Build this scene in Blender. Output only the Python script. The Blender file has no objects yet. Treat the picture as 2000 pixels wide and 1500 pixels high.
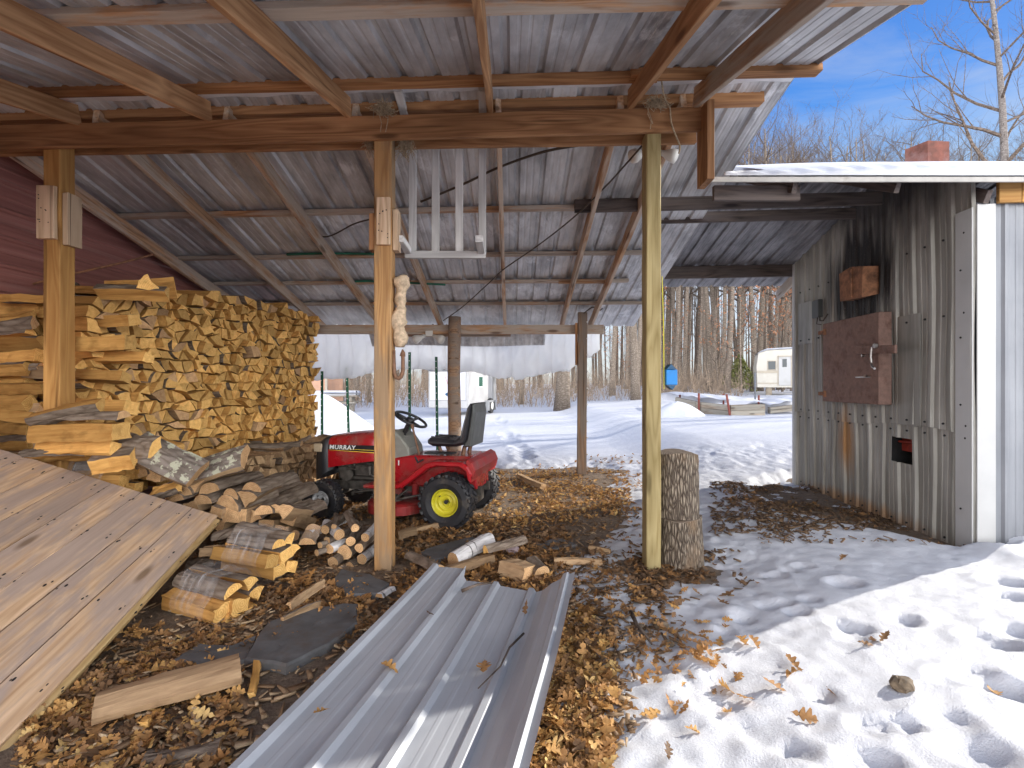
import bpy, math, random
import numpy as np
from mathutils import Vector, Matrix

random.seed(11); rng = np.random.default_rng(7)
S = bpy.context.scene
COL = S.collection
R = math.radians
H = 1.37                                    # eye height

# ------------------------------------------------------------------ camera
cam_d = bpy.data.cameras.new('camera'); cam_d.sensor_width = 36; cam_d.lens = 18.0
cam_d.clip_start = .05; cam_d.clip_end = 1500
cam = bpy.data.objects.new('camera', cam_d); COL.objects.link(cam)
cam.location = (0, 0, H); cam.rotation_euler = (R(90), 0, 0)
S.camera = cam

# ------------------------------------------------------------------ sun + sky
SUN_AZ, SUN_EL = R(64.5), R(25)
sd = Vector((math.sin(SUN_AZ)*math.cos(SUN_EL), math.cos(SUN_AZ)*math.cos(SUN_EL), math.sin(SUN_EL)))
sl = bpy.data.lights.new('sun', 'SUN'); sl.energy = 2.0; sl.angle = R(.5); sl.color = (1.0, .94, .84)
so = bpy.data.objects.new('sun', sl); COL.objects.link(so)
so.rotation_euler = (-sd).to_track_quat('-Z', 'Y').to_euler()
so.location = (20, 10, 20)
W = bpy.data.worlds.new('World'); S.world = W; W.use_nodes = True
wn = W.node_tree; wn.nodes.clear()
sky = wn.nodes.new('ShaderNodeTexSky'); sky.sky_type = 'NISHITA'; sky.sun_disc = False
sky.sun_elevation = SUN_EL; sky.sun_rotation = SUN_AZ; sky.ozone_density = 4.0; sky.air_density = 1.0; sky.dust_density = .4
sky.altitude = 300
bg = wn.nodes.new('ShaderNodeBackground'); bg.inputs['Strength'].default_value = .15
wo = wn.nodes.new('ShaderNodeOutputWorld')
# thin cirrus in the sky itself
def WN(t, **k):
    n = wn.nodes.new(t)
    for a, v in k.items():
        if a in n.inputs: n.inputs[a].default_value = v
        else: setattr(n, a, v)
    return n
def wramp(src, stops):
    r = WN('ShaderNodeValToRGB'); e = r.color_ramp.elements
    while len(e) < len(stops): e.new(.5)
    for i, (p, c) in enumerate(stops): e[i].position = p; e[i].color = (*c, 1)
    wn.links.new(src, r.inputs[0]); return r.outputs[0]
def wmix(f, a, b, mode='MIX'):
    n = WN('ShaderNodeMixRGB', blend_type=mode)
    for i, x in enumerate((f, a, b)):
        if hasattr(x, 'links'): wn.links.new(x, n.inputs[i])
        else: n.inputs[i].default_value = x if i == 0 else (*x, 1)
    return n.outputs[0]
tc = WN('ShaderNodeTexCoord'); dirv = tc.outputs['Generated']
sx = WN('ShaderNodeSeparateXYZ'); wn.links.new(dirv, sx.inputs[0])
# clear winter sky: pale at the horizon, deep blue higher up
grad = wramp(sx.outputs[2], [(0.0, (.92, .95, 1.0)), (.19, (.86, .90, .97)), (.31, (.36, .62, .98)), (.42, (.055, .32, .98)), (.55, (.02, .22, .86)), (1.0, (.015, .15, .6))])
gs = wmix(1.0, grad, (1.5, 1.5, 1.5), 'MULTIPLY')
front = wmix(.08, gs, sky.outputs[0])
mp = WN('ShaderNodeMapping', Scale=(1.6, 4.0, 9.0), Rotation=(.25, .35, .2)); wn.links.new(dirv, mp.inputs['Vector'])
cn = WN('ShaderNodeTexNoise', Scale=1.5, Detail=7.0, Roughness=.6, Distortion=.6); wn.links.new(mp.outputs[0], cn.inputs['Vector'])
front = wmix(wramp(cn.outputs['Fac'], [(.46, (0, 0, 0)), (.95, (.75, .75, .75))]), front, (1.25, 1.4, 1.65))
# added fill light: unseen bright cloud behind the viewer, put in to lift the shade
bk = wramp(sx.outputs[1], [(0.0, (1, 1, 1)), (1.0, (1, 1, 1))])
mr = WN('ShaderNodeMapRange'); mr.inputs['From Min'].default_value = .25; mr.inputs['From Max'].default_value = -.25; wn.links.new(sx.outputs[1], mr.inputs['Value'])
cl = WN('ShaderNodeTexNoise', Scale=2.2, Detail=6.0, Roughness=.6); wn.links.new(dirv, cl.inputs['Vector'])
fill_bank = wramp(cl.outputs['Fac'], [(.3, (.72, .74, .78)), (.7, (1.0, .99, .97))])
fill_bank = wmix(1.0, fill_bank, wramp(sx.outputs[2], [(0.0, (1.0, .98, .95)), (.26, (.95, .94, .92)), (.46, (.26, .27, .30)), (1.0, (.11, .125, .16))]), 'MULTIPLY')
fill_bank = wmix(1.0, fill_bank, (15.0, 15.0, 15.0), 'MULTIPLY')
wn.links.new(wmix(mr.outputs[0], front, fill_bank), bg.inputs['Color']); wn.links.new(bg.outputs[0], wo.inputs[0])
S.view_settings.view_transform = 'Standard'; S.view_settings.look = 'None'
S.view_settings.exposure = 1.72; S.view_settings.gamma = 1.0; S.view_settings.use_curve_mapping = False
S.cycles.max_bounces = 8; S.cycles.diffuse_bounces = 6; S.cycles.glossy_bounces = 3; S.cycles.transparent_max_bounces = 12
S.cycles.transmission_bounces = 4; S.cycles.caustics_reflective = False; S.cycles.caustics_refractive = False
S.cycles.use_denoising = True
S.cycles.sample_clamp_indirect = 6.0

# ------------------------------------------------------------------ helpers
def at(x, y, Y):                            # photograph pixel (2000 x 1500) at a depth -> a point of the place
    return Vector(((x-1000)/1000*Y, Y, H-(y-750)/1000*Y))

def gnd(x, y, z=0.0):                       # ground point seen at that pixel
    Y = (H-z)*1000/(y-750)
    return Vector(((x-1000)/1000*Y, Y, z))

WM = {}                                     # world matrices kept by hand
def link(o, parent=None, M=None):
    COL.objects.link(o)
    M = M if M is not None else Matrix()
    if parent is not None:
        o.parent = parent
        o.matrix_parent_inverse = WM[parent.name].inverted()
    o.matrix_basis = M
    WM[o.name] = M.copy()
    return o

def tag(o, label=None, cat=None, group=None, kind=None):
    if label: o['label'] = label
    if cat: o['category'] = cat
    if group: o['group'] = group
    if kind: o['kind'] = kind
    return o

def empty(name, loc, label, cat, group=None, rot=0.0):
    o = bpy.data.objects.new(name, None); o.empty_display_size = .1
    link(o, None, Matrix.Translation(Vector(loc)) @ Matrix.Rotation(rot, 4, 'Z'))
    return tag(o, label, cat, group)

def mesh_np(name, V, F, mats=(), midx=None, smooth=False):
    """V (n,3); F list of index tuples or an (m,k) array."""
    me = bpy.data.meshes.new(name)
    V = np.asarray(V, dtype=np.float32)
    if isinstance(F, np.ndarray):
        m, k = F.shape
        me.vertices.add(len(V)); me.vertices.foreach_set('co', V.ravel())
        me.loops.add(m*k); me.loops.foreach_set('vertex_index', F.astype(np.int32).ravel())
        me.polygons.add(m)
        me.polygons.foreach_set('loop_start', np.arange(0, m*k, k, dtype=np.int32))
        try: me.polygons.foreach_set('loop_total', np.full(m, k, dtype=np.int32))
        except Exception: pass
    else:
        me.from_pydata([tuple(map(float, v)) for v in V], [], F)
    for m_ in mats: me.materials.append(m_)
    if midx is not None: me.polygons.foreach_set('material_index', np.asarray(midx, dtype=np.int32))
    if smooth: me.polygons.foreach_set('use_smooth', np.ones(len(me.polygons), dtype=bool))
    me.update(calc_edges=True)
    return me

def mobj(name, me, parent=None, M=None):
    return link(bpy.data.objects.new(name, me), parent, M)

class MB:
    """collects shapes for ONE mesh object"""
    def __init__(s): s.V = []; s.F = []; s.m = []
    def add(s, V, F, mi=0):
        o = len(s.V); s.V += [tuple(v) for v in V]; s.F += [tuple(i+o for i in f) for f in F]
        s.m += (list(mi) if isinstance(mi, (list, tuple, np.ndarray)) else [mi]*len(F))
    def box(s, x0, x1, y0, y1, z0, z1, mi=0, M=None, c=0.0):
        if c > 0:
            V, F = cham_box(x1-x0, y1-y0, z1-z0, c); V = [(v[0]+(x0+x1)/2, v[1]+(y0+y1)/2, v[2]+(z0+z1)/2) for v in V]
        else:
            V = [(x, y, z) for x in (x0, x1) for y in (y0, y1) for z in (z0, z1)]
            F = [(0, 1, 3, 2), (4, 6, 7, 5), (0, 4, 5, 1), (2, 3, 7, 6), (0, 2, 6, 4), (1, 5, 7, 3)]
        if M is not None: V = [M @ Vector(v) for v in V]
        s.add(V, F, mi)
    def tube(s, pts, rad, n=8, mi=0, caps=True):
        V, F = tube_geo(pts, rad, n, caps); s.add(V, F, mi)
    def build(s, name, mats, parent=None, M=None, smooth=False):
        mats = mats if isinstance(mats, (list, tuple)) else [mats]
        return mobj(name, mesh_np(name, s.V, s.F, mats, s.m, smooth), parent, M)

def cham_box(lx, ly, lz, c):
    """box with chamfered edges, centred"""
    V = []; idx = {}
    hx, hy, hz = lx/2, ly/2, lz/2; c = min(c, hx*.9, hy*.9, hz*.9)
    for sx in (-1, 1):
        for sy in (-1, 1):
            for sz in (-1, 1):
                for ax in range(3):
                    p = [sx*(hx-c), sy*(hy-c), sz*(hz-c)]
                    p[ax] = (sx*hx, sy*hy, sz*hz)[ax]
                    idx[(sx, sy, sz, ax)] = len(V); V.append(tuple(p))
    F = []
    def quad(a, b, cc, d): F.append((idx[a], idx[b], idx[cc], idx[d]))
    for ax in range(3):
        o1, o2 = [(1, 2), (2, 0), (0, 1)][ax]
        for s in (-1, 1):
            ks = []
            for a, b in ((-1, -1), (1, -1), (1, 1), (-1, 1)):
                k = [0, 0, 0]; k[ax] = s; k[o1] = a; k[o2] = b; ks.append((*k, ax))
            if s < 0: ks.reverse()
            quad(*ks)
    for ax in range(3):                     # edge chamfers
        o1, o2 = [(1, 2), (2, 0), (0, 1)][ax]
        for a in (-1, 1):
            for b in (-1, 1):
                def K(s, w):
                    k = [0, 0, 0]; k[ax] = s; k[o1] = a; k[o2] = b; return (*k, w)
                q = [K(-1, o1), K(1, o1), K(1, o2), K(-1, o2)]
                if a*b < 0: q.reverse()
                quad(*q)
    for sx in (-1, 1):
        for sy in (-1, 1):
            for sz in (-1, 1):
                t = [idx[(sx, sy, sz, i)] for i in range(3)]
                if sx*sy*sz < 0: t.reverse()
                F.append(tuple(t))
    return V, F

def tube_geo(pts, rad, n=8, caps=True):
    pts = [Vector(p) for p in pts]; V = []; F = []
    m = len(pts); rads = rad if hasattr(rad, '__len__') else [rad]*m
    ref = None
    for i, p in enumerate(pts):
        d = (pts[min(i+1, m-1)]-pts[max(i-1, 0)]).normalized()
        if ref is None: ref = Vector((0, 0, 1)) if abs(d.z) < .9 else Vector((1, 0, 0))
        u = (ref-d*ref.dot(d)).normalized(); w = d.cross(u); ref = u
        for k in range(n):
            a = 2*math.pi*k/n
            V.append(p+(u*math.cos(a)+w*math.sin(a))*rads[i])
    for i in range(m-1):
        for k in range(n):
            a, b = i*n+k, i*n+(k+1) % n
            F.append((a, b, b+n, a+n))
    if caps:
        F.append(tuple(reversed(range(n)))); F.append(tuple(range((m-1)*n, m*n)))
    return V, F

def frame(p0, p1, up=(0, 0, 1)):
    """matrix with X from p0 to p1, Z near up, origin in the middle"""
    p0, p1 = Vector(p0), Vector(p1); x = (p1-p0).normalized(); up = Vector(up)
    y = up.cross(x).normalized(); z = x.cross(y)
    M = Matrix((x, y, z)).transposed().to_4x4(); M.translation = (p0+p1)/2
    return M, (p1-p0).length

def beam_mesh(name, L, w, h, m, jit=.002, c=.004, seg=None, end=None):
    """timber with worn edges along X"""
    seg = seg or max(2, int(L/.22)); c = min(c, w*.3, h*.3)
    prof = [(-w/2+c, -h/2), (w/2-c, -h/2), (w/2, -h/2+c), (w/2, h/2-c), (w/2-c, h/2), (-w/2+c, h/2), (-w/2, h/2-c), (-w/2, -h/2+c)]
    V = []; F = []
    bow = random.uniform(-1, 1)*jit*2.5
    for i in range(seg+1):
        t = i/seg; x = -L/2+L*t
        oy = math.sin(t*math.pi)*bow
        for (y, z) in prof:
            V.append((x+(random.uniform(-1, 1)*jit*2 if i in (0, seg) else 0), y+oy+random.uniform(-1, 1)*jit*.6, z+random.uniform(-1, 1)*jit*.6))
    for i in range(seg):
        for k in range(8):
            a, b = i*8+k, i*8+(k+1) % 8
            F.append((a, a+8, b+8, b))
    F.append(tuple(range(8))); F.append(tuple(reversed(range(seg*8, seg*8+8))))
    return mesh_np(name, V, F, [m], None)

def timber(name, p0, p1, w, h, m, parent=None, up=(0, 0, 1), jit=.002, c=.004):
    M, L = frame(p0, p1, up)
    return mobj(name, beam_mesh(name, L, w, h, m, jit, c), parent, M)

def lathe(prof, n=40, axis='y'):
    """prof [(r, y)] revolved around the Y axis"""
    V = []; F = []
    for (r, y) in prof:
        for k in range(n):
            a = 2*math.pi*k/n; V.append((r*math.cos(a), y, r*math.sin(a)))
    m = len(prof)
    for i in range(m-1):
        for k in range(n):
            a, b = i*n+k, i*n+(k+1) % n
            F.append((a, a+n, b+n, b))
    return V, F

def extrude(pts, y0, y1, inset=0.0, ins_y=0.0):
    """side profile (x, z) extruded across Y, edges eased by a scaled cap"""
    n = len(pts); cx = sum(p[0] for p in pts)/n; cz = sum(p[1] for p in pts)/n
    def ring(y, s):
        out = []
        for i, (x, z) in enumerate(pts):
            if s == 0: out.append((x, y, z)); continue
            a = pts[i-1]; b = pts[(i+1) % n]
            tx, tz = b[0]-a[0], b[1]-a[1]; l = math.hypot(tx, tz) or 1
            out.append((x-tz/l*s*ORI, y, z+tx/l*s*ORI))
        return out
    area = sum(pts[i-1][0]*pts[i][1]-pts[i][0]*pts[i-1][1] for i in range(n))
    ORI = 1 if area > 0 else -1
    rings = [ring(y0, 0), ring(y1, 0)] if inset == 0 else [ring(y0, inset), ring(y0+ins_y, 0), ring(y1-ins_y, 0), ring(y1, inset)]
    V = [v for r_ in rings for v in r_]; F = []
    for i in range(len(rings)-1):
        for k in range(n):
            a, b = i*n+k, i*n+(k+1) % n
            F.append((a, b, b+n, a+n) if ORI < 0 else (a, a+n, b+n, b))
    c0, c1 = tuple(range(n)), tuple(range((len(rings)-1)*n, len(rings)*n))
    F.append(c0 if ORI > 0 else tuple(reversed(c0))); F.append(tuple(reversed(c1)) if ORI > 0 else c1)
    return V, F

# value noise on numpy arrays
_perm = rng.random((256, 256))
def vnoise(x, y):
    xi = np.floor(x).astype(int); yi = np.floor(y).astype(int); fx = x-xi; fy = y-yi
    fx = fx*fx*(3-2*fx); fy = fy*fy*(3-2*fy)
    g = lambda i, j: _perm[(xi+i) & 255, (yi+j) & 255]
    return (g(0, 0)*(1-fx)+g(1, 0)*fx)*(1-fy)+(g(0, 1)*(1-fx)+g(1, 1)*fx)*fy
def fbm(x, y, oct=4, gain=.5):
    s = 0; a = 1; t = 0
    for i in range(oct):
        s = s+a*vnoise(x*2**i+17.3*i, y*2**i+9.1*i); t += a; a *= gain
    return s/t-.5
def smooth(t):
    t = np.clip(t, 0, 1); return t*t*(3-2*t)
# ------------------------------------------------------------------ materials
def newmat(name):
    m = bpy.data.materials.new(name); m.use_nodes = True
    nt = m.node_tree; b = nt.nodes['Principled BSDF']
    return m, nt, b
def nd(nt, t, **kw):
    n = nt.nodes.new(t)
    for k, v in kw.items():
        if k in n.inputs: n.inputs[k].default_value = v
        else: setattr(n, k, v)
    return n
def lk(nt, a, b): nt.links.new(a, b)
def coords(nt, scale=(1, 1, 1), rand=True, kind='Object', rot=(0, 0, 0)):
    t = nd(nt, 'ShaderNodeTexCoord'); v = t.outputs[kind]
    if rand:
        oi = nd(nt, 'ShaderNodeObjectInfo'); mm = nd(nt, 'ShaderNodeMath', operation='MULTIPLY'); mm.inputs[1].default_value = 41.0
        lk(nt, oi.outputs['Random'], mm.inputs[0])
        va = nd(nt, 'ShaderNodeVectorMath', operation='ADD'); lk(nt, v, va.inputs[0]); lk(nt, mm.outputs[0], va.inputs[1]); v = va.outputs[0]
    mp = nd(nt, 'ShaderNodeMapping'); mp.inputs['Scale'].default_value = scale; mp.inputs['Rotation'].default_value = rot
    lk(nt, v, mp.inputs['Vector'])
    return mp.outputs[0]
def noise(nt, v, scale=1, detail=4, rough=.55, dist=0):
    n = nd(nt, 'ShaderNodeTexNoise', Scale=scale, Detail=detail, Roughness=rough, Distortion=dist); lk(nt, v, n.inputs['Vector'])
    return n.outputs['Fac']
def ramp(nt, f, stops, interp='LINEAR'):
    r = nd(nt, 'ShaderNodeValToRGB'); e = r.color_ramp.elements; r.color_ramp.interpolation = interp
    while len(e) < len(stops): e.new(.5)
    for i, (p, c) in enumerate(stops):
        e[i].position = p; c = (c, c, c) if not hasattr(c, '__len__') else c; e[i].color = (*c, 1)
    lk(nt, f, r.inputs[0]); return r.outputs[0]
def mix(nt, f, a, b, mode='MIX'):
    n = nd(nt, 'ShaderNodeMixRGB', blend_type=mode)
    for i, x in ((0, f), (1, a), (2, b)):
        if hasattr(x, 'is_linked') or hasattr(x, 'links'): lk(nt, x, n.inputs[i])
        else: n.inputs[i].default_value = (x if i == 0 else (*x, 1))
    return n.outputs[0]
def math_(nt, op, a, b=None):
    n = nd(nt, 'ShaderNodeMath', operation=op)
    for i, x in ((0, a), (1, b)):
        if x is None: continue
        if hasattr(x, 'links'): lk(nt, x, n.inputs[i])
        else: n.inputs[i].default_value = x
    return n.outputs[0]
def bump(nt, b, h, strength=.4, dist=.01):
    n = nd(nt, 'ShaderNodeBump', Strength=strength, Distance=dist); lk(nt, h, n.inputs['Height']); lk(nt, n.outputs[0], b.inputs['Normal'])
def tone(nt, c, lo=.75, hi=1.2):
    """brightness that differs from piece to piece"""
    oi = nd(nt, 'ShaderNodeObjectInfo'); mr = nd(nt, 'ShaderNodeMapRange'); mr.inputs['To Min'].default_value = lo; mr.inputs['To Max'].default_value = hi
    lk(nt, oi.outputs['Random'], mr.inputs['Value'])
    return mix(nt, 1.0, c, mr.outputs[0], 'MULTIPLY')

def wood(name, dark, light, grey=None, greyamt=.5, rough=.75, vary=(.8, 1.15), knots=True, grain=1.0, bumpk=.35, crack=.6):
    m, nt, b = newmat(name)
    fine = noise(nt, coords(nt, (2.0, 55, 55)), 1, 5, .6)
    cath = noise(nt, coords(nt, (.55, 6, 6)), 1, 2, .5)
    rings = math_(nt, 'PINGPONG', math_(nt, 'MULTIPLY', cath, 22.0), 1.0)
    f = math_(nt, 'ADD', math_(nt, 'MULTIPLY', rings, .38*grain), math_(nt, 'MULTIPLY', fine, .75))
    c = ramp(nt, f, [(.22, dark), (.5, [(x+y)/2 for x, y in zip(dark, light)]), (.85, light)])
    big = noise(nt, coords(nt, (.7, 3, 3)), 1, 4)
    c = mix(nt, ramp(nt, big, [(.35, .55), (.65, 0.0)]), c, [x*.45 for x in dark], 'MIX') if grey is None else c
    if grey is not None:
        g = noise(nt, coords(nt, (1.3, 7, 7)), 1, 6, .65, .3)
        c = mix(nt, ramp(nt, g, [(.5-greyamt*.28, 0.0), (.62-greyamt*.2, 1.0)]), c, mix(nt, fine, [x*.55 for x in grey], grey))
    if knots:
        vo = nd(nt, 'ShaderNodeTexVoronoi', Scale=1.0); lk(nt, coords(nt, (1.3, 5.5, 5.5)), vo.inputs['Vector'])
        k = ramp(nt, vo.outputs['Distance'], [(.07, 1.0), (.15, 0.0)])
        c = mix(nt, math_(nt, 'MULTIPLY', k, .75), c, [x*.35 for x in dark])
    cracks = ramp(nt, noise(nt, coords(nt, (.5, 22, 22)), 1, 3, .5), [(.30, 1.0), (.36, 0.0)])
    c = mix(nt, math_(nt, 'MULTIPLY', cracks, crack), c, [x*.25 for x in dark])
    c = tone(nt, c, *vary)
    lk(nt, c, b.inputs['Base Color']); b.inputs['Roughness'].default_value = rough; b.inputs['Specular IOR Level'].default_value = .25
    bump(nt, b, math_(nt, 'SUBTRACT', f, math_(nt, 'MULTIPLY', cracks, .8)), bumpk, .006)
    return m

MW = {}
MW['brown'] = wood('stained_timber', (.25, .108, .043), (.60, .32, .15))
MW['rafter'] = wood('rafter_timber', (.30, .14, .06), (.66, .39, .20))
MW['rafter_old'] = wood('weathered_rafter_timber', (0.280, 0.140, 0.070), (0.644, 0.392, 0.224), grey=(.74, .60, .48), greyamt=.32)
MW['purlin'] = wood('purlin_timber', (0.224, 0.098, 0.042), (0.560, 0.322, 0.168), grey=(.56, .47, .39), greyamt=.5)
MW['sooty'] = wood('sooty_timber', (0.030, 0.024, 0.024), (0.156, 0.120, 0.102), grey=(.16, .13, .12), greyamt=.3)
MW['golden'] = wood('golden_pine', (0.440, 0.209, 0.061), (0.726, 0.418, 0.143))
MW['amber'] = wood('amber_pine', (.29, .145, .055), (.54, .32, .14), grey=(.40, .27, .16), greyamt=.14)
MW['treated'] = wood('treated_pine', (.23, .17, .065), (.46, .375, .19))
MW['cleat'] = wood('pale_offcut', (.42, .27, .16), (.70, .52, .36), grain=1.5)
MW['whitewash'] = wood('white_painted_wood', (.55, .54, .53), (.82, .81, .80), knots=False, vary=(.95, 1.0))
MW['plank'] = wood('pine_plank', (.40, .245, .135), (.70, .50, .33), grey=(.50, .38, .31), greyamt=.34, vary=(.88, 1.08), grain=.8, bumpk=.12, crack=.15)
MW['edge'] = wood('fresh_pine_edge', (.50, .32, .13), (.75, .55, .28))
MW['grey'] = wood('grey_board', (0.264, 0.192, 0.132), (0.576, 0.480, 0.384), grey=(.5, .44, .38), greyamt=.5)
MW['back'] = wood('back_post_timber', (0.169, 0.091, 0.052), (0.429, 0.273, 0.169), grey=(.33, .26, .21), greyamt=.35)

def firewood(name, c0, c1, kind, vary=(.58, 1.22)):
    m, nt, b = newmat(name)
    if kind == 'end':
        v = coords(nt, (1, 1, 1), rand=False)
        sx = nd(nt, 'ShaderNodeSeparateXYZ'); lk(nt, v, sx.inputs[0])
        r2 = math_(nt, 'SQRT', math_(nt, 'ADD', math_(nt, 'POWER', math_(nt, 'ABSOLUTE', sx.outputs[1]), 2.0), math_(nt, 'POWER', math_(nt, 'ABSOLUTE', sx.outputs[2]), 2.0)))
        w = noise(nt, coords(nt, (9, 9, 9)), 1, 3)
        ring = math_(nt, 'PINGPONG', math_(nt, 'ADD', math_(nt, 'MULTIPLY', r2, 150.0), math_(nt, 'MULTIPLY', w, 3.0)), 1.0)
        n = noise(nt, coords(nt, (30, 30, 30)), 1, 5, .7)
        f = math_(nt, 'ADD', math_(nt, 'MULTIPLY', ring, .25), math_(nt, 'MULTIPLY', n, .75))
        h = n
    else:
        n = noise(nt, coords(nt, (3, 45, 45)), 1, 6, .65, .4)
        n2 = noise(nt, coords(nt, (2, 9, 9)), 1, 4)
        f = math_(nt, 'ADD', math_(nt, 'MULTIPLY', n, .6), math_(nt, 'MULTIPLY', n2, .4)); h = f
    c = ramp(nt, f, [(.30, c0), (.68, c1)])
    st = noise(nt, coords(nt, (5, 7, 7)), 1, 4)
    c = mix(nt, ramp(nt, st, [(.56, 0.0), (.74, .6)]), c, [x*.42 for x in c0])
    c = tone(nt, c, *vary)
    lk(nt, c, b.inputs['Base Color']); b.inputs['Roughness'].default_value = .85; b.inputs['Specular IOR Level'].default_value = .15
    bump(nt, b, h, .5, .012)
    return m
MW['fend'] = firewood('cut_end_grain', (.60, .31, .085), (.90, .58, .21), 'end')
MW['fsplit'] = firewood('split_wood_face', (.38, .175, .045), (.74, .43, .14), 'split')
MW['gend'] = firewood('aged_end_grain', (.44, .25, .12), (.72, .47, .25), 'end')
MW['gsplit'] = firewood('aged_split_face', (.26, .16, .09), (.52, .36, .21), 'split')

def barkmat(name, c0, c1, lichen=0.0, sc=1.0, white=False):
    m, nt, b = newmat(name)
    v = coords(nt, (5*sc, 22*sc, 22*sc))
    vo = nd(nt, 'ShaderNodeTexVoronoi', Scale=1.0, feature='DISTANCE_TO_EDGE'); lk(nt, v, vo.inputs['Vector'])
    n = noise(nt, coords(nt, (9*sc, 30*sc, 30*sc)), 1, 6, .7)
    f = math_(nt, 'ADD', math_(nt, 'MULTIPLY', ramp(nt, vo.outputs['Distance'], [(0.0, 0.0), (.28, 1.0)]), .28), math_(nt, 'MULTIPLY', n, .75))
    c = ramp(nt, f, [(.18, [x*.45 for x in c0]), (.42, c0), (.85, c1)])
    if white:
        c = mix(nt, ramp(nt, noise(nt, coords(nt, (30, 5, 5)), 1, 4), [(.60, 0.0), (.66, .9)]), c, (.06, .05, .045))
    if lichen:
        l = noise(nt, coords(nt, (14, 14, 14)), 1, 4, .6)
        c = mix(nt, ramp(nt, l, [(.63-lichen*.1, 0.0), (.66-lichen*.1, 1.0)]), c, (.52, .52, .40))
    c = tone(nt, c, .75, 1.2)
    lk(nt, c, b.inputs['Base Color']); b.inputs['Roughness'].default_value = .95; b.inputs['Specular IOR Level'].default_value = .1
    bump(nt, b, f, .9 if not white else .3, .02)
    return m
MW['bark'] = barkmat('furrowed_bark', (.17, .13, .10), (.31, .255, .205))
MW['bark_lichen'] = barkmat('lichen_bark', (.20, .165, .14), (.36, .31, .275), lichen=1.0)
MW['birch'] = barkmat('birch_bark', (.66, .64, .64), (.84, .82, .82), white=True)
MW['treebark'] = barkmat('tree_bark', (.18, .145, .115), (.38, .32, .265), sc=.5)
MW['twig'] = barkmat('twig_bark', (.10, .075, .06), (.22, .175, .145), sc=.5)
MW['whitebark'] = barkmat('pale_trunk_bark', (.15, .13, .12), (.29, .265, .25), sc=.6, white=True)

def plain(name, col, rough=.5, metal=0.0, nz=.12, sc=12, spec=.5, dirt=None, dirtamt=.4, bumps=0.0, coat=0.0):
    m, nt, b = newmat(name)
    n = noise(nt, coords(nt, (sc, sc, sc)), 1, 5, .6)
    c = ramp(nt, n, [(.3, [x*(1-nz*1.5) for x in col]), (.7, [min(1, x*(1+nz)) for x in col])])
    if dirt is not None:
        d = noise(nt, coords(nt, (sc*.35, sc*.35, sc*.35)), 1, 6, .7)
        c = mix(nt, ramp(nt, d, [(.62-dirtamt*.3, 0.0), (.78-dirtamt*.2, 1.0)]), c, dirt)
    lk(nt, c, b.inputs['Base Color']); b.inputs['Roughness'].default_value = rough; b.inputs['Metallic'].default_value = metal
    b.inputs['Specular IOR Level'].default_value = spec; b.inputs['Coat Weight'].default_value = coat
    lk(nt, ramp(nt, n, [(.3, max(.05, rough-.12)), (.7, min(1, rough+.12))]), b.inputs['Roughness'])
    if bumps: bump(nt, b, n, bumps, .004)
    return m

def sheetmetal(name, dark, light, streak=(9, .5, 9), metal=.7, rough=.42, frost=0.0, white=(.75, .77, .80)):
    """galvanised sheet: streaked along its ribs"""
    m, nt, b = newmat(name)
    s1 = noise(nt, coords(nt, streak, False), 1, 6, .65)
    s2 = noise(nt, coords(nt, [x*3.1 for x in streak], False), 1, 4, .6)
    bl = noise(nt, coords(nt, (1.7, 1.3, 1.7), False), 1, 5, .6)
    f = math_(nt, 'ADD', math_(nt, 'MULTIPLY', s1, .45), math_(nt, 'ADD', math_(nt, 'MULTIPLY', s2, .25), math_(nt, 'MULTIPLY', bl, .3)))
    c = ramp(nt, f, [(.36, dark), (.5, [(x+y)*.5 for x, y in zip(dark, light)]), (.64, light)])
    mt = None
    if frost:
        v = coords(nt, (4.3, 1.9, 1), False); fz = noise(nt, v, 1, 6, .72, .5)
        sx = nd(nt, 'ShaderNodeSeparateXYZ'); t = nd(nt, 'ShaderNodeTexCoord'); lk(nt, t.outputs['Object'], sx.inputs[0])
        band = math_(nt, 'PINGPONG', math_(nt, 'ADD', math_(nt, 'MULTIPLY', sx.outputs[1], 1.17), math_(nt, 'MULTIPLY', bl, .3)), .5)
        fz2 = math_(nt, 'ADD', fz, math_(nt, 'MULTIPLY', math_(nt, 'SUBTRACT', math_(nt, 'ADD', math_(nt, 'MULTIPLY', band, .35), math_(nt, 'MULTIPLY', noise(nt, coords(nt, (.55, .8, 1), False), 1, 3), .75)), .50), 1.0))
        k = ramp(nt, fz2, [(.53, 0.0), (.64, frost)])
        c = mix(nt, k, c, white)
        mt = math_(nt, 'MULTIPLY', math_(nt, 'SUBTRACT', 1.0, k), metal)
    lk(nt, c, b.inputs['Base Color']); b.inputs['Metallic'].default_value = metal
    if mt is not None: lk(nt, mt, b.inputs['Metallic'])
    lk(nt, ramp(nt, s2, [(.3, rough-.12), (.7, rough+.18)]), b.inputs['Roughness'])
    bump(nt, b, f, .12, .01)
    return m
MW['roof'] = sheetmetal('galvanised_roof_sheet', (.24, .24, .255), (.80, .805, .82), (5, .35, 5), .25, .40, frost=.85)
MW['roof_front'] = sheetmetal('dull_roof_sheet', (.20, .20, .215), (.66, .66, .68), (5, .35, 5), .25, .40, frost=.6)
MW['roof_soot'] = sheetmetal('sooty_roof_sheet', (.045, .042, .048), (.40, .39, .41), (8, .35, 8), .35, .48)
MW['loose'] = sheetmetal('loose_galvanised_sheet', (.35, .37, .41), (.50, .52, .56), (.5, 3.2, 3.2), .2, .42)
MW['frontwall'] = sheetmetal('spangled_wall_sheet', (.15, .158, .178), (.28, .292, .315), (9, 9, .5), .3, .5)

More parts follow.
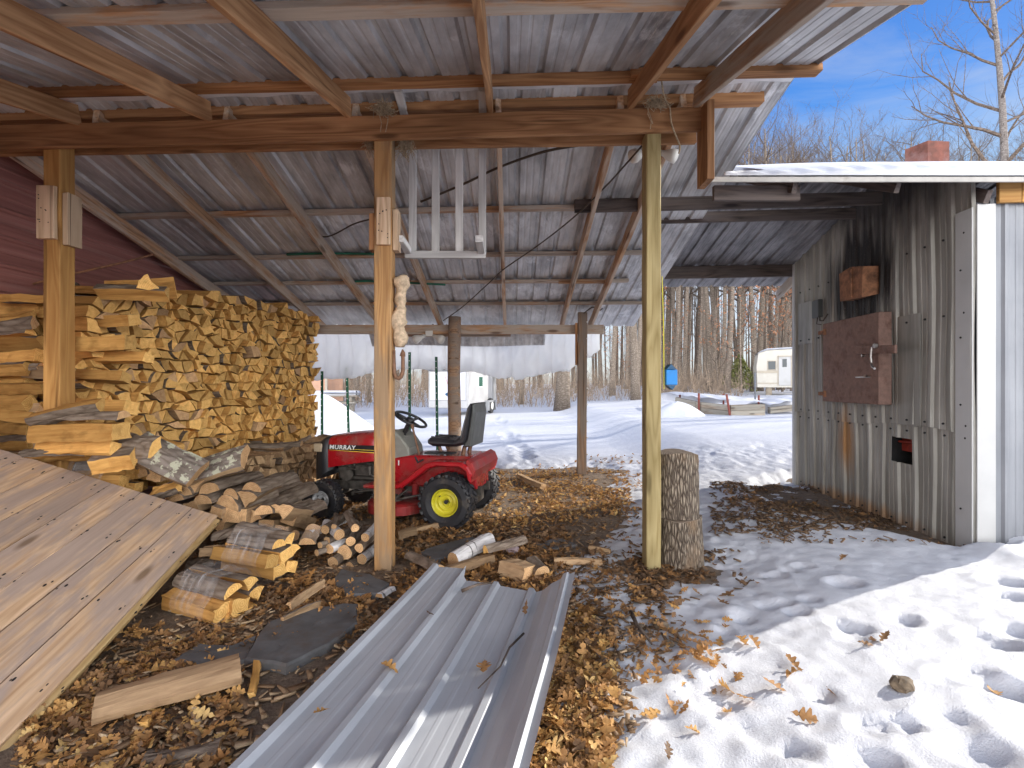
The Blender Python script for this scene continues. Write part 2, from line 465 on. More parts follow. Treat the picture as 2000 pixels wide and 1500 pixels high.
def bwall():
    """door wall of the boiler shed: grey sheet, soot round the vent, rust run under the door"""
    m, nt, b = newmat('stained_wall_sheet')
    t = nd(nt, 'ShaderNodeTexCoord'); sx = nd(nt, 'ShaderNodeSeparateXYZ'); lk(nt, t.outputs['Object'], sx.inputs[0])
    u, z = sx.outputs[0], sx.outputs[2]     # local: X along the wall from the near corner, Z up
    s1 = noise(nt, coords(nt, (11, 11, .6), False), 1, 6, .65); s2 = noise(nt, coords(nt, (3, 3, 1.2), False), 1, 5)
    c = ramp(nt, math_(nt, 'ADD', math_(nt, 'MULTIPLY', s1, .6), math_(nt, 'MULTIPLY', s2, .4)), [(.34, (.19, .182, .16)), (.52, (.31, .30, .27)), (.68, (.46, .45, .415))])
    def blob(uc, zc, ru, rz, nse, lo, hi):
        a = math_(nt, 'POWER', math_(nt, 'ABSOLUTE', math_(nt, 'DIVIDE', math_(nt, 'SUBTRACT', u, uc), ru)), 2.0)
        d = math_(nt, 'POWER', math_(nt, 'ABSOLUTE', math_(nt, 'DIVIDE', math_(nt, 'SUBTRACT', z, zc), rz)), 2.0)
        e = math_(nt, 'ADD', math_(nt, 'SQRT', math_(nt, 'ADD', a, d)), math_(nt, 'MULTIPLY', math_(nt, 'SUBTRACT', nse, .5), 1.5))
        return ramp(nt, e, [(lo, 1.0), (hi, 0.0)])
    soot = blob(1.35, 2.5, .72, .72, s1, .6, 1.35)
    soot2 = blob(1.0, 3.4, 1.7, .62, s2, .45, 1.35)
    rust = blob(1.62, .72, .20, .50, s1, .35, 1.05)
    rust2 = blob(1.45, .0, 1.4, .16, s1, .4, 1.2)
    c = mix(nt, math_(nt, 'MULTIPLY', rust, .9), c, (.33, .16, .045))
    c = mix(nt, math_(nt, 'MULTIPLY', rust2, .8), c, (.26, .14, .06))
    c = mix(nt, math_(nt, 'MULTIPLY', soot, .96), c, (.012, .011, .012))
    c = mix(nt, math_(nt, 'MULTIPLY', soot2, .85), c, (.035, .032, .036))
    sp = nd(nt, 'ShaderNodeTexVoronoi', Scale=55.0); lk(nt, t.outputs['Object'], sp.inputs['Vector'])
    spk = ramp(nt, sp.outputs['Distance'], [(.10, 1.0), (.16, 0.0)])
    c = mix(nt, math_(nt, 'MULTIPLY', math_(nt, 'MULTIPLY', spk, ramp(nt, s2, [(.45, 0.0), (.6, 1.0)])), .5), c, (.5, .47, .44))
    lk(nt, c, b.inputs['Base Color']); b.inputs['Metallic'].default_value = .3; b.inputs['Roughness'].default_value = .55
    bump(nt, b, s1, .15, .01)
    return m
MW['bwall'] = bwall()
MW['rust'] = plain('rusty_plate', (.25, .155, .125), .8, .2, .18, 25, dirt=(.13, .065, .045), dirtamt=.35, bumps=.15)
MW['rust_orange'] = plain('flaking_rust', (.34, .16, .085), .9, .1, .3, 18, dirt=(.10, .05, .03), dirtamt=.5, bumps=.5)
MW['chim'] = plain('rusted_chimney_plate', (.20, .075, .055), .8, .2, .35, 9, dirt=(.27, .16, .15), dirtamt=.45)
MW['trim'] = plain('white_corner_trim', (.46, .46, .455), .45, .1, .05, 4, dirt=(.42, .40, .36), dirtamt=.1)
MW['steel'] = plain('worn_steel', (.45, .43, .41), .4, .9, .15, 20, dirt=(.2, .1, .06), dirtamt=.3)
MW['firered'] = plain('red_firebox', (.30, .035, .02), .7, 0, .3, 30)
MW['black'] = plain('black_iron', (.012, .012, .013), .6, 0, .2, 20)

def redwall():
    m, nt, b = newmat('maroon_wall_sheet')
    s = noise(nt, coords(nt, (1.2, .5, 14), False), 1, 5, .6)
    c = ramp(nt, s, [(.3, (.25, .095, .08)), (.7, (.46, .20, .17))])
    g = noise(nt, coords(nt, (3, .3, 20), False), 1, 5)
    c = mix(nt, ramp(nt, g, [(.56, 0.0), (.74, .45)]), c, (.55, .36, .32))
    lk(nt, c, b.inputs['Base Color']); b.inputs['Roughness'].default_value = .5
    return m
MW['maroon'] = redwall()

def snowmat(name, trans=0.0, col=(.62, .632, .675), sc=1.0, dirt=False):
    m, nt, b = newmat(name)
    n1 = noise(nt, coords(nt, (5*sc, 5*sc, 5*sc), False), 1, 6, .6); n2 = noise(nt, coords(nt, (120, 120, 120), False), 1, 4, .75)
    c = ramp(nt, n1, [(.3, [x*.93 for x in col]), (.7, col)])
    if dirt:
        d = noise(nt, coords(nt, (2.2, 2.2, 2.2), False), 1, 8, .75)
        c = mix(nt, ramp(nt, d, [(.62, 0.0), (.8, .5)]), c, (.45, .41, .38))
    lk(nt, c, b.inputs['Base Color']); b.inputs['Roughness'].default_value = .55; b.inputs['Specular IOR Level'].default_value = .3
    n3 = noise(nt, coords(nt, (28, 28, 28), False), 1, 5, .7)
    f = math_(nt, 'ADD', math_(nt, 'ADD', math_(nt, 'MULTIPLY', n1, .35), math_(nt, 'MULTIPLY', n3, .35)), math_(nt, 'MULTIPLY', n2, .40))
    bump(nt, b, f, .55, .03)
    if trans:
        tr = nd(nt, 'ShaderNodeBsdfTranslucent'); tr.inputs['Color'].default_value = (.93, .94, .95, 1)
        ms = nd(nt, 'ShaderNodeMixShader'); ms.inputs[0].default_value = trans
        lk(nt, b.outputs[0], ms.inputs[1]); lk(nt, tr.outputs[0], ms.inputs[2])
        lk(nt, ms.outputs[0], nt.nodes['Material Output'].inputs['Surface'])
    return m
MW['snow'] = snowmat('snow'); MW['curtain'] = snowmat('hanging_snow', .6, (.93, .93, .93))

def groundmat():
    m, nt, b = newmat('leaf_litter_soil')
    n = noise(nt, coords(nt, (14, 14, 14), False), 1, 8, .75); n2 = noise(nt, coords(nt, (1.3, 1.3, 1.3), False), 1, 5)
    n3 = noise(nt, coords(nt, (70, 70, 70), False), 1, 4, .7)
    c = ramp(nt, math_(nt, 'ADD', math_(nt, 'MULTIPLY', n, .6), math_(nt, 'MULTIPLY', n3, .4)), [(.30, (.045, .033, .024)), (.47, (.17, .12, .082)), (.62, (.33, .24, .16)), (.75, (.50, .38, .26))])
    c = mix(nt, ramp(nt, n2, [(.42, .0), (.62, .55)]), c, (.15, .115, .09))
    lk(nt, c, b.inputs['Base Color']); b.inputs['Roughness'].default_value = .95
    bump(nt, b, math_(nt, 'ADD', n, n3), .7, .03)
    return m
MW['soil'] = groundmat()
MW['slate'] = plain('flagstone', (.115, .115, .118), .75, 0, .25, 9, dirt=(.10, .07, .05), dirtamt=.4, bumps=.3)

def leafmat(name, stops):
    m, nt, b = newmat(name)
    at_ = nd(nt, 'ShaderNodeVertexColor'); at_.layer_name = 'tint'
    n = noise(nt, coords(nt, (60, 60, 60), False), 1, 4)
    sp = nd(nt, 'ShaderNodeSeparateColor'); lk(nt, at_.outputs[0], sp.inputs[0])
    c = ramp(nt, sp.outputs[0], stops)
    c = mix(nt, ramp(nt, n, [(.3, .35), (.6, 0.0)]), c, (.08, .04, .02))
    lk(nt, c, b.inputs['Base Color']); b.inputs['Roughness'].default_value = .65; b.inputs['Specular IOR Level'].default_value = .3
    tr = nd(nt, 'ShaderNodeBsdfTranslucent'); lk(nt, c, tr.inputs['Color'])
    ms = nd(nt, 'ShaderNodeMixShader'); ms.inputs[0].default_value = .22
    lk(nt, b.outputs[0], ms.inputs[1]); lk(nt, tr.outputs[0], ms.inputs[2]); lk(nt, ms.outputs[0], nt.nodes['Material Output'].inputs['Surface'])
    return m
MW['leaf'] = leafmat('dry_oak_leaf', [(0.0, (.09, .055, .035)), (.3, (.26, .15, .075)), (.6, (.47, .245, .09)), (.85, (.64, .36, .12)), (1.0, (.76, .52, .21))])
MW['chip'] = leafmat('wood_chip', [(0.0, (.12, .075, .045)), (.5, (.36, .23, .13)), (1.0, (.66, .50, .32))])
MW['redleaf'] = plain('russet_leaf', (.36, .165, .085), .8, 0, .35, 3)
MW['needle'] = plain('pine_needle', (.20, .21, .065), .8, 0, .35, 3)
MW['straw'] = plain('nest_straw', (.42, .33, .22), .9, 0, .35, 60)
MW['brush'] = plain('dry_brush', (.30, .225, .16), .9, 0, .4, 3)
MW['cable'] = plain('brown_cable', (.07, .05, .035), .6, 0, .2, 10)
MW['greencable'] = plain('green_cord', (.02, .16, .10), .6, 0, .2, 10)
MW['whiteplastic'] = plain('white_plastic', (.72, .71, .67), .4, 0, .05, 8)
MW['green'] = plain('green_post_paint', (.018, .12, .068), .5, .2, .2, 20)
MW['stud'] = plain('white_post_stud', (.75, .78, .76), .5, 0, .05, 20)  # plain white studs of the fence posts
MW['blue'] = plain('blue_paint', (.015, .20, .55), .6, 0, .15, 14)
MW['darkblue'] = plain('dark_blue_paint', (.012, .07, .15), .6, 0, .2, 14)
MW['hook'] = plain('rusty_hook_steel', (.22, .12, .075), .65, .4, .25, 30)
MW['ridge'] = plain('frosted_ridge', (.78, .80, .84), .6, 0, .08, 10)
MW['burlap'] = plain('dirty_cloth', (.55, .42, .29), .95, 0, .3, 30, bumps=.6)
# mower
MW['red'] = plain('red_mower_paint', (.36, .008, .014), .28, 0, .08, 5, dirt=(.24, .09, .075), dirtamt=.30, coat=.3)
MW['reddull'] = plain('dusty_red_deck', (.30, .02, .02), .5, 0, .2, 9, dirt=(.16, .10, .08), dirtamt=.35)
MW['tyre'] = plain('tyre_rubber', (.016, .016, .02), .6, 0, .25, 20, bumps=.2, dirt=(.085, .07, .055), dirtamt=.32)
MW['yellow'] = plain('yellow_rim_paint', (.58, .52, .03), .45, 0, .1, 10, dirt=(.30, .24, .05), dirtamt=.25)
MW['silver'] = plain('silver_rim_paint', (.62, .62, .64), .45, .2, .12, 14, dirt=(.2, .2, .2), dirtamt=.3)
MW['mblack'] = plain('black_plastic', (.022, .023, .027), .45, 0, .15, 12)
MW['vinyl'] = plain('black_vinyl', (.028, .028, .033), .4, 0, .1, 30, bumps=.06)
MW['seatback'] = plain('grey_seat_shell', (.075, .08, .08), .5, 0, .12, 10)
MW['mtan'] = plain('tan_headlamp_cover', (.40, .32, .22), .5, 0, .1, 10)
MW['dash'] = plain('grey_dash_plastic', (.25, .25, .22), .6, 0, .12, 10)
MW['engine'] = plain('greasy_engine_metal', (.10, .09, .08), .5, .6, .4, 16)
MW['decal'] = plain('black_decal', (.02, .018, .02), .4, 0, .05, 8)
MW['decalyellow'] = plain('yellow_decal', (.72, .50, .06), .4, 0, .05, 8)
MW['decalwhite'] = plain('white_lettering', (.80, .80, .80), .4, 0, .02, 8)
# far things
MW['tanwall'] = plain('tan_siding', (.50, .29, .19), .7, 0, .08, 2)
MW['trailer'] = plain('white_trailer_skin', (.40, .40, .405), .4, .1, .06, 2, dirt=(.30, .29, .27), dirtamt=.25)
MW['trailerdark'] = plain('dark_trailer_trim', (.10, .11, .13), .5, .2, .1, 4)
MW['drip'] = plain('grey_drip_edge', (.40, .38, .35), .6, .1, .15, 8, dirt=(.2, .17, .14), dirtamt=.3)
MW['alu'] = plain('aluminium_corner', (.42, .43, .44), .4, .7, .08, 4)
MW['caravan'] = plain('cream_caravan_skin', (.50, .475, .42), .5, 0, .06, 2, dirt=(.38, .34, .28), dirtamt=.25)
MW['stripe'] = plain('beige_stripe', (.40, .35, .28), .6, 0, .08, 4)
MW['glass'] = plain('dark_window_glass', (.03, .04, .045), .08, 0, .1, 3)
MW['greenglass'] = plain('green_window_glass', (.03, .10, .075), .08, 0, .1, 3)
MW['redlamp'] = plain('red_marker_lamp', (.45, .03, .02), .3, 0, .05, 3)
MW['sleeper'] = plain('grey_sleeper', (.26, .22, .17), .9, 0, .2, 6)
MW['stake'] = plain('rusty_stake', (.22, .06, .045), .8, .2, .2, 8)

def wrapmat():
    m = bpy.data.materials.new('plastic_wrap'); m.use_nodes = True; nt = m.node_tree; nt.nodes.clear()
    out = nd(nt, 'ShaderNodeOutputMaterial'); tr = nd(nt, 'ShaderNodeBsdfTransparent'); gl = nd(nt, 'ShaderNodeBsdfPrincipled')
    gl.inputs['Base Color'].default_value = (.75, .76, .78, 1); gl.inputs['Roughness'].default_value = .22
    n = noise(nt, coords(nt, (38, 2.5, 2.5)), 1, 6, .7, .3)
    f = ramp(nt, n, [(.42, .06), (.60, .22), (.74, .7)])
    ms = nd(nt, 'ShaderNodeMixShader'); lk(nt, f, ms.inputs[0]); lk(nt, tr.outputs[0], ms.inputs[1]); lk(nt, gl.outputs[0], ms.inputs[2])
    bn = nd(nt, 'ShaderNodeBump', Strength=.6, Distance=.01); lk(nt, n, bn.inputs['Height']); lk(nt, bn.outputs[0], gl.inputs['Normal'])
    lk(nt, ms.outputs[0], out.inputs[0])
    return m
MW['wrap'] = wrapmat()
# ------------------------------------------------------------------ terrain
def base_h(X, Y):
    h = .30*smooth((Y-6.8)/3.0)*smooth((X-1.9)/1.6)
    h = h+.30*smooth((Y-14)/14)*smooth((X-4)/6)
    h = h+.45*smooth((Y-24)/28)
    h = h+.09*fbm(X*.13+3, Y*.13+8, 3)*smooth((Y-11)/8)
    h = h+.028*fbm(X*1.1, Y*1.1, 3)*smooth((Y-8.5)/2)*smooth((20-Y)/6+.3)
    # lumpy bank by the boiler shed
    bk = smooth((Y-5.9)/.6)*smooth((9.4-Y)/1.2)*smooth((X-1.7)/.8)*smooth((6-X)/1)
    h = h+bk*(.05*fbm(X*2.3+5, Y*2.3, 4)+.045*fbm(X*6, Y*6, 3))
    return h
def soil_h(X, Y):
    n = np.exp(-((X*.6)**2+((Y-4)/6)**2))
    return base_h(X, Y)+.035*fbm(X*2.1+1, Y*2.1+4, 4)+.012*fbm(X*9, Y*9, 3)

DENTS = []
for (x, y, r) in [(1650,1135,.085),(1515,1112,.06),(1542,1105,.05),(1570,1098,.055),(1478,1112,.05),(1560,1187,.06),(1528,1168,.05),(1500,1170,.05),
                  (1672,1222,.07),(1640,1212,.05),(1668,1238,.06),(1765,1210,.07),(1965,1140,.10),(1975,1170,.09),(1930,1250,.09),(1990,1238,.09),(1965,1262,.07),
                  (1862,1318,.07),(1905,1310,.07),(1950,1335,.08),(1990,1345,.09),(1757,1402,.06),(1800,1405,.055),(1858,1398,.075),(1580,1165,.05),
                  (1700,1400,.06),(1450,1190,.05),(1420,1215,.04),(1610,1340,.05),(1905,1455,.1),(1700,1470,.08),(1560,1440,.06)]:
    p = gnd(x, y, .10); DENTS.append((p.x, p.y, r*.92, .46*r))
for i in range(34):                          # a trail of boot prints across the yard
    t = i/33; x = 1000-65*(1-t)**1.3+22*t; y = 806+92*t**1.5
    p = gnd(x, y, .06); DENTS.append((p.x+random.uniform(-.12, .12), p.y, .13, .075))

def bare_edge(Y):
    return np.interp(Y, [-20, 1.6, 2.6, 3.4, 4.2, 5.2, 6.4, 7.6, 8.1, 8.4], [-.05, -.03, .06, .14, .45, .92, 1.1, 1.45, 1.55, 1.3])
def snow_t(X, Y):
    """snow thickness over the soil; below zero there is none"""
    e = X-bare_edge(Y)+.55*fbm(X*1.3, Y*1.3, 3)
    t = -.05+.085*smooth((e+.45)/1.1)+.055*smooth((e-.6)/1.2)
    back = -.05+.17*smooth((Y-8.05+.5*fbm(X*1.7+9, Y*1.7, 3))/.9)
    left = -.06
    t = np.maximum(t, np.maximum(back, left))
    # scuffed ground in front of the boiler door
    wx = 3.72+.075*(Y-4.25)
    d = (wx-X)
    wid = np.interp(Y, [3.9, 4.15, 4.6, 5.2, 6.4, 7.1, 7.5], [0, .25, .75, 1.15, 1.25, .7, 0])
    sc = smooth((wid-d+.5*fbm(X*1.5+2, Y*1.5, 3))/.45)*(d > -1)*(Y < 7.45)
    t = t-sc*.105
    # the trodden strip between the posts
    st = np.exp(-((X-1.35)/.55)**2-((Y-3.75)/.35)**2)
    t = t-.085*st
    # patchiness near the rim
    rough = smooth((.14-t)/.12)
    t = t+rough*(.055*fbm(X*4.5, Y*4.5, 4)+.05*fbm(X*13, Y*13, 4))
    t = t+.009*fbm(X*2.2+3, Y*2.2, 3)+.006*fbm(X*16, Y*16, 3)
    # drift against the front wall
    t = t+.20*smooth((Y-2.9)/1.2)*smooth((X-3.3)/.9)*(Y < 4.3)*smooth((X-3.72+ (Y<4.0)*.4)/.3)
    t = t+.05*smooth((X-1.8)/1.5)*smooth((3.9-Y)/1.4)
    for (cx, cy, r, dep) in DENTS:
        m = (np.abs(X-cx) < r*3) & (np.abs(Y-cy) < r*3)
        if not np.any(m): continue
        q = ((X[m]-cx)**2/(r*1.25)**2+(Y[m]-cy)**2/r**2)
        t[m] += dep*(-np.exp(-q**2.4*.9)+.14*np.exp(-(q-2.2)**2/1.0))
    return t
def snow_h(X, Y):
    return soil_smooth(X, Y)+snow_t(X, Y)
def soil_smooth(X, Y): return base_h(X, Y)
def top_h(x, y):
    X, Y = np.array([float(x)]), np.array([float(y)])
    return float(max(soil_h(X, Y)[0], snow_h(X, Y)[0]))
def top_hv(X, Y): return np.maximum(soil_h(X, Y), snow_h(X, Y))

def axis_pts(a, b, step, lo, hi, g=1.13):
    mid = list(np.arange(a, b, step)); s = step; x = a; left = []
    while x > lo: s *= g; x -= s; left.append(x)
    s = step; x = mid[-1]; right = []
    while x < hi: s *= g; x += s; right.append(x)
    return np.array(left[::-1]+mid+right)
def grid_obj(name, xs, ys, hf, m, smooth_=True):
    X, Y = np.meshgrid(xs, ys); Z = hf(X.ravel().copy(), Y.ravel().copy())
    V = np.stack([X.ravel(), Y.ravel(), Z], 1); nx, ny = len(xs), len(ys)
    i = np.arange(nx*ny).reshape(ny, nx)
    F = np.stack([i[:-1, :-1].ravel(), i[:-1, 1:].ravel(), i[1:, 1:].ravel(), i[1:, :-1].ravel()], 1)
    return mobj(name, mesh_np(name, V, F, [m], None, smooth_))
soil = grid_obj('ground', axis_pts(-4.6, 4.4, .04, -700, 700, 1.18), axis_pts(.9, 9.0, .04, -60, 900, 1.18), soil_h, MW['soil'])
tag(soil, 'brown bare soil under the shed roof, strewn with bark and dead leaves', 'ground', kind='structure')
snow = grid_obj('snow_cover', axis_pts(-4.0, 5.6, .026, -700, 700, 1.10), axis_pts(1.0, 9.6, .026, -60, 900, 1.10), snow_h, MW['snow'])
tag(snow, 'white trodden snow lying over the yard', 'snow', kind='structure')

# ------------------------------------------------------------------ corrugated sheet
def rib_profile(x0, x1, pitch=.2286, h=.02, off=0.0, mk=.22):
    xs = []
    k0 = math.floor((x0-off)/pitch)-1
    for k in range(k0, int((x1-x0)/pitch)+k0+4):
        b = off+k*pitch
        xs += [(b, 0), (b+.016, h), (b+.042, h), (b+.058, 0), (b+.098, 0), (b+.104, h*mk), (b+.116, h*mk), (b+.122, 0),
               (b+.160, 0), (b+.166, h*mk), (b+.178, h*mk), (b+.184, 0)]
    xs = [(x0, 0)]+[p for p in xs if x0+.002 < p[0] < x1-.002]+[(x1, 0)]
    return xs
def sheet(mb, prof, rows, fn, mi=0, keep=None, thick=0.0):
    """fn(x, h, r) -> point; rows are values along the ribs"""
    n = len(prof); V = [fn(x, h, r) for r in rows for (x, h) in prof]; F = []
    for j in range(len(rows)-1):
        for i in range(n-1):
            if keep and not keep((prof[i][0]+prof[i+1][0])/2, (rows[j]+rows[j+1])/2): continue
            a = j*n+i; F.append((a, a+1, a+n+1, a+n))
    mb.add(V, F, mi)

# ------------------------------------------------------------------ pole shed
shed = empty('pole_shed', (-1, 5.5, 0), 'open timber pole shed with a galvanised sheet roof over the firewood', 'shed')
def zb(X): return 3.345+.0286*X
def zraf(X, Y):                              # underside of the rafters
    if Y <= 3.735: return zb(X)-.25*(3.735-Y)
    return zb(X)+(2.29-zb(X))*(Y-3.735)/(8.0-3.735)
def zmet(X, Y): return zraf(X, Y)+.186

def post(x0, x1, y0, y1, z1, m, z0=-.3, name='post'):
    return timber(name, ((x0+x1)/2, (y0+y1)/2, z0), ((x0+x1)/2, (y0+y1)/2, z1), y1-y0, x1-x0, m, shed, up=(1, 0, 0), jit=.003, c=.007)
pA = post(-3.44, -3.315, 3.752, 3.89, 3.17, MW['golden']); pB = post(-1.012, -.885, 3.752, 3.888, 3.205, MW['amber']); pC = post(.985, 1.095, 3.752, 3.882, 3.215, MW['treated'])
pA['label'] = 'golden front post half buried in split logs'; pB['label'] = 'amber front post with a rusty hook'; pC['label'] = 'greenish treated front post'
def block(name, x0, x1, y0, y1, z0, z1, m, parent, c=.004, vertical=True):
    if vertical: return timber(name, ((x0+x1)/2, (y0+y1)/2, z0), ((x0+x1)/2, (y0+y1)/2, z1), y1-y0, x1-x0, m, parent, up=(1, 0, 0), c=c)
    return timber(name, (x0, (y0+y1)/2, (z0+z1)/2), (x1, (y0+y1)/2, (z0+z1)/2), y1-y0, z1-z0, m, parent, c=c)
def nails(cl, x0, x1, y, z0, z1, k, nx=0):
    mb = MB()
    for i in range(k):
        p = Vector((random.uniform(x0, x1), y, random.uniform(z0, z1)))
        d = Vector((nx, -1 if not nx else 0, 0))
        mb.tube([p, p+d*.004], .005, 6)
    mb.build('nail', MW['black'], cl)
c1 = block('cleat', -3.452, -3.325, 3.712, 3.749, 2.43, 2.81, MW['cleat'], pA); 
c2 = block('cleat', -3.312, -3.272, 3.77, 3.90, 2.40, 2.78, MW['cleat'], pA)
c3 = block('cleat', -.985, -.888, 3.714, 3.749, 2.385, 2.725, MW['cleat'], pB)
c4 = block('cleat', -.882, -.842, 3.775, 3.875, 2.36, 2.66, MW['cleat'], pB)
c5 = block('cleat', -1.055, -1.015, 3.775, 3.875, 2.36, 2.63, MW['brown'], pB)
for cl, a in ((c1, (-3.44, -3.34, 3.712, 2.47, 2.77)), (c3, (-.97, -.90, 3.714, 2.42, 2.69))):
    mb = MB()
    for i in range(9):
        p = Vector((random.uniform(a[0], a[1]), a[2], random.uniform(a[3], a[4]))); mb.tube([p+Vector((0, .002, 0)), p-Vector((0, .003, 0))], .0045, 6)
    o = mb.build('nail_heads', MW['black'], cl) if False else None
    # (nail heads are part of the cleat's own mesh)
    me = cl.data; bmV = [cl.matrix_basis.inverted() @ Vector(v) for v in mb.V]
    V0 = [tuple(v.co) for v in me.vertices]; F0 = [tuple(p.vertices) for p in me.polygons]
    nm = mesh_np('cleat', V0+[tuple(v) for v in bmV], F0+[tuple(i+len(V0) for i in f) for f in mb.F], [me.materials[0], MW['black']], [0]*len(F0)+[1]*len(mb.F))
    cl.data = nm
# doubled beam
fb = timber('beam', (-4.35, 3.73, 3.062+.085), (1.375, 3.73, 3.208+.088), .038, .172, MW['brown'], shed, jit=.0025)
rb = timber('beam', (-4.2, 3.912, 3.105+.085), (1.40, 3.912, 3.205+.085), .038, .17, MW['brown'], shed, jit=.0025)
# rafters
for X in (-4.2, -3.165, -2.2, -1.2, -.15, .86, 1.345):
    M0 = (X, .95, zraf(X, .95)+.07); M1 = (X+random.uniform(-.01, .01), 3.72, zraf(X, 3.72)+.07)
    timber('rafter', M0, M1, .04, .14, MW['rafter'] if X < 1.2 else MW['purlin'], shed, jit=.003)
for X in (-3.95, -3.06, -2.1, -1.155, -.10, .80, 1.265):
    M0 = (X, 3.76, zraf(X, 3.76)+.07); M1 = (X+random.uniform(-.02, .02), 8.35, zraf(X, 8.35)+.07)
    timber('rafter', M0, M1, .042, .138, MW['rafter_old'], shed, jit=.004)
# purlins
for Y, x0, x1, hh in ((3.50, -4.3, 1.0, .042), (3.47, .80, 2.08, .05), (2.45, -4.3, 2.0, .04), (1.3, -4.3, 2.0, .04)):
    timber('purlin', (x0, Y, zraf(0, Y)+.14+hh/2+.0286*x0*.9), (x1, Y, zraf(0, Y)+.14+hh/2+.0286*x1*.9), .088, hh, MW['brown'] if Y > 3 else MW['purlin'], shed)
timber('purlin', (-4.3, 3.86, zraf(-4.3, 3.86)+.163), (1.88, 3.86, zraf(1.88, 3.86)+.15), .088, .075, MW['brown'], shed)
for Y in (5.19, 6.10, 6.83, 7.55):
    x1 = 1.55 if Y < 7 else 1.95
    timber('purlin', (-4.1, Y, zraf(-4.1, Y)+.158), (x1, Y, zraf(x1, Y)+.158), .088, .04, MW['purlin'], shed, jit=.003)
timber('purlin', (.62, 6.80, zraf(.7, 6.8)+.128), (1.32, 6.80, zraf(1.3, 6.8)+.13), .06, .04, MW['purlin'], shed)
bb = timber('back_beam', (-3.25, 8.02, 2.222), (1.44, 8.02, 2.225), .05, .145, MW['purlin'], shed, jit=.003)
mb = MB(); mb.box(-2.0, -.02, 8.3, 8.36, 2.14, 2.19, 0, c=.004)
mb.build('back_batten', MW['purlin'], shed)
# back posts
mb = MB(); pts = [(-.885+.008*math.sin(z*3), 7.86, z) for z in np.linspace(-.2, 2.40, 12)]
mb.tube(pts, [.108, .106, .103, .104, .101, .10, .10, .098, .097, .099, .098, .095], 18)
o = mb.build('round_post', MW['back'], shed, None, True)
pr = timber('post', (1.055, 7.78, -.2), (1.075, 7.80, 2.46), .10, .135, MW['back'], shed, up=(1, 0, 0), jit=.004)
block('side_plank', .965, 1.0, 7.80, 7.84, 1.66, 2.30, MW['brown'], shed)
mb = MB()
for z in np.linspace(.30, 2.3, 9): mb.box(1.128, 1.146, 7.715, 7.745, z, z+.016)
mb.build('staples', MW['whiteplastic'], pr)
# roof sheets
mb = MB()
sheet(mb, rib_profile(-4.5, 2.035, h=.024, off=.02, mk=.12), list(np.linspace(3.69, 8.55, 16)), lambda x, h, r: (x, r, zmet(x, r)+h+.004*math.sin(r*5+x*2.1)))
mb.build('roof_sheet', MW['roof'], shed)['label'] = 'grey roof slope falling away to the back, streaked with frost'
mb = MB()
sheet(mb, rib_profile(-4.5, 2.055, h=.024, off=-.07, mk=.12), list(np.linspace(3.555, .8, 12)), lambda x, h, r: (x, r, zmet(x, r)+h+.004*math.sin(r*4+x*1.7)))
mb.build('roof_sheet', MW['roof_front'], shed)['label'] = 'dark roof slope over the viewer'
# overhanging extra sheets at the back eave
mb = MB()
sheet(mb, rib_profile(-2.35, .55, off=.05), [8.34, 8.42, 8.5, 8.6], lambda x, h, r: (x, r-h, 2.27-1.0*(r-8.34)+.012*math.sin(x*3)))
mb.build('eave_sheet', MW['roof'], shed)
# frosted ridge: snow packed under the open ridge
mb = MB(); xs = np.linspace(-4.4, 2.02, 90)
V = []
for x in xs:
    j = .012*math.sin(x*13)+.01*random.random()
    z = zmet(x, 3.6)+.012
    V += [(x, 3.50, z+.03), (x, 3.545+j, z-.004), (x, 3.70+j, z-.006), (x, 3.75, z+.03), (x, 3.63, z+.13)]
F = []
for i in range(len(xs)-1):
    for k in range(5): a = i*5+k; b = i*5+(k+1) % 5; F.append((a, b, b+5, a+5))
mb.add(V, F); ro = mb.build('ridge_snow', MW['ridge'], None, None, True)
tag(ro, 'white snow packed along the open ridge of the pole shed', 'snow', kind='stuff')
# board hanging from the end of the doubled beam
block('hanging_board', 1.372, 1.425, 3.60, 3.80, 2.815, 3.375, MW['brown'], shed)
# lean-to boards that tie the shed to the boiler house
timber('tie_board', (.62, 5.06, 3.125), (3.62, 5.02, 3.19), .04, .125, MW['sooty'], shed)
timber('tie_board', (1.55, 5.5, 3.15), (3.66, 5.47, 3.19), .04, .115, MW['sooty'], shed)
timber('tie_board', (1.60, 7.2, 2.92), (3.98, 7.15, 2.955), .045, .17, MW['sooty'], shed)

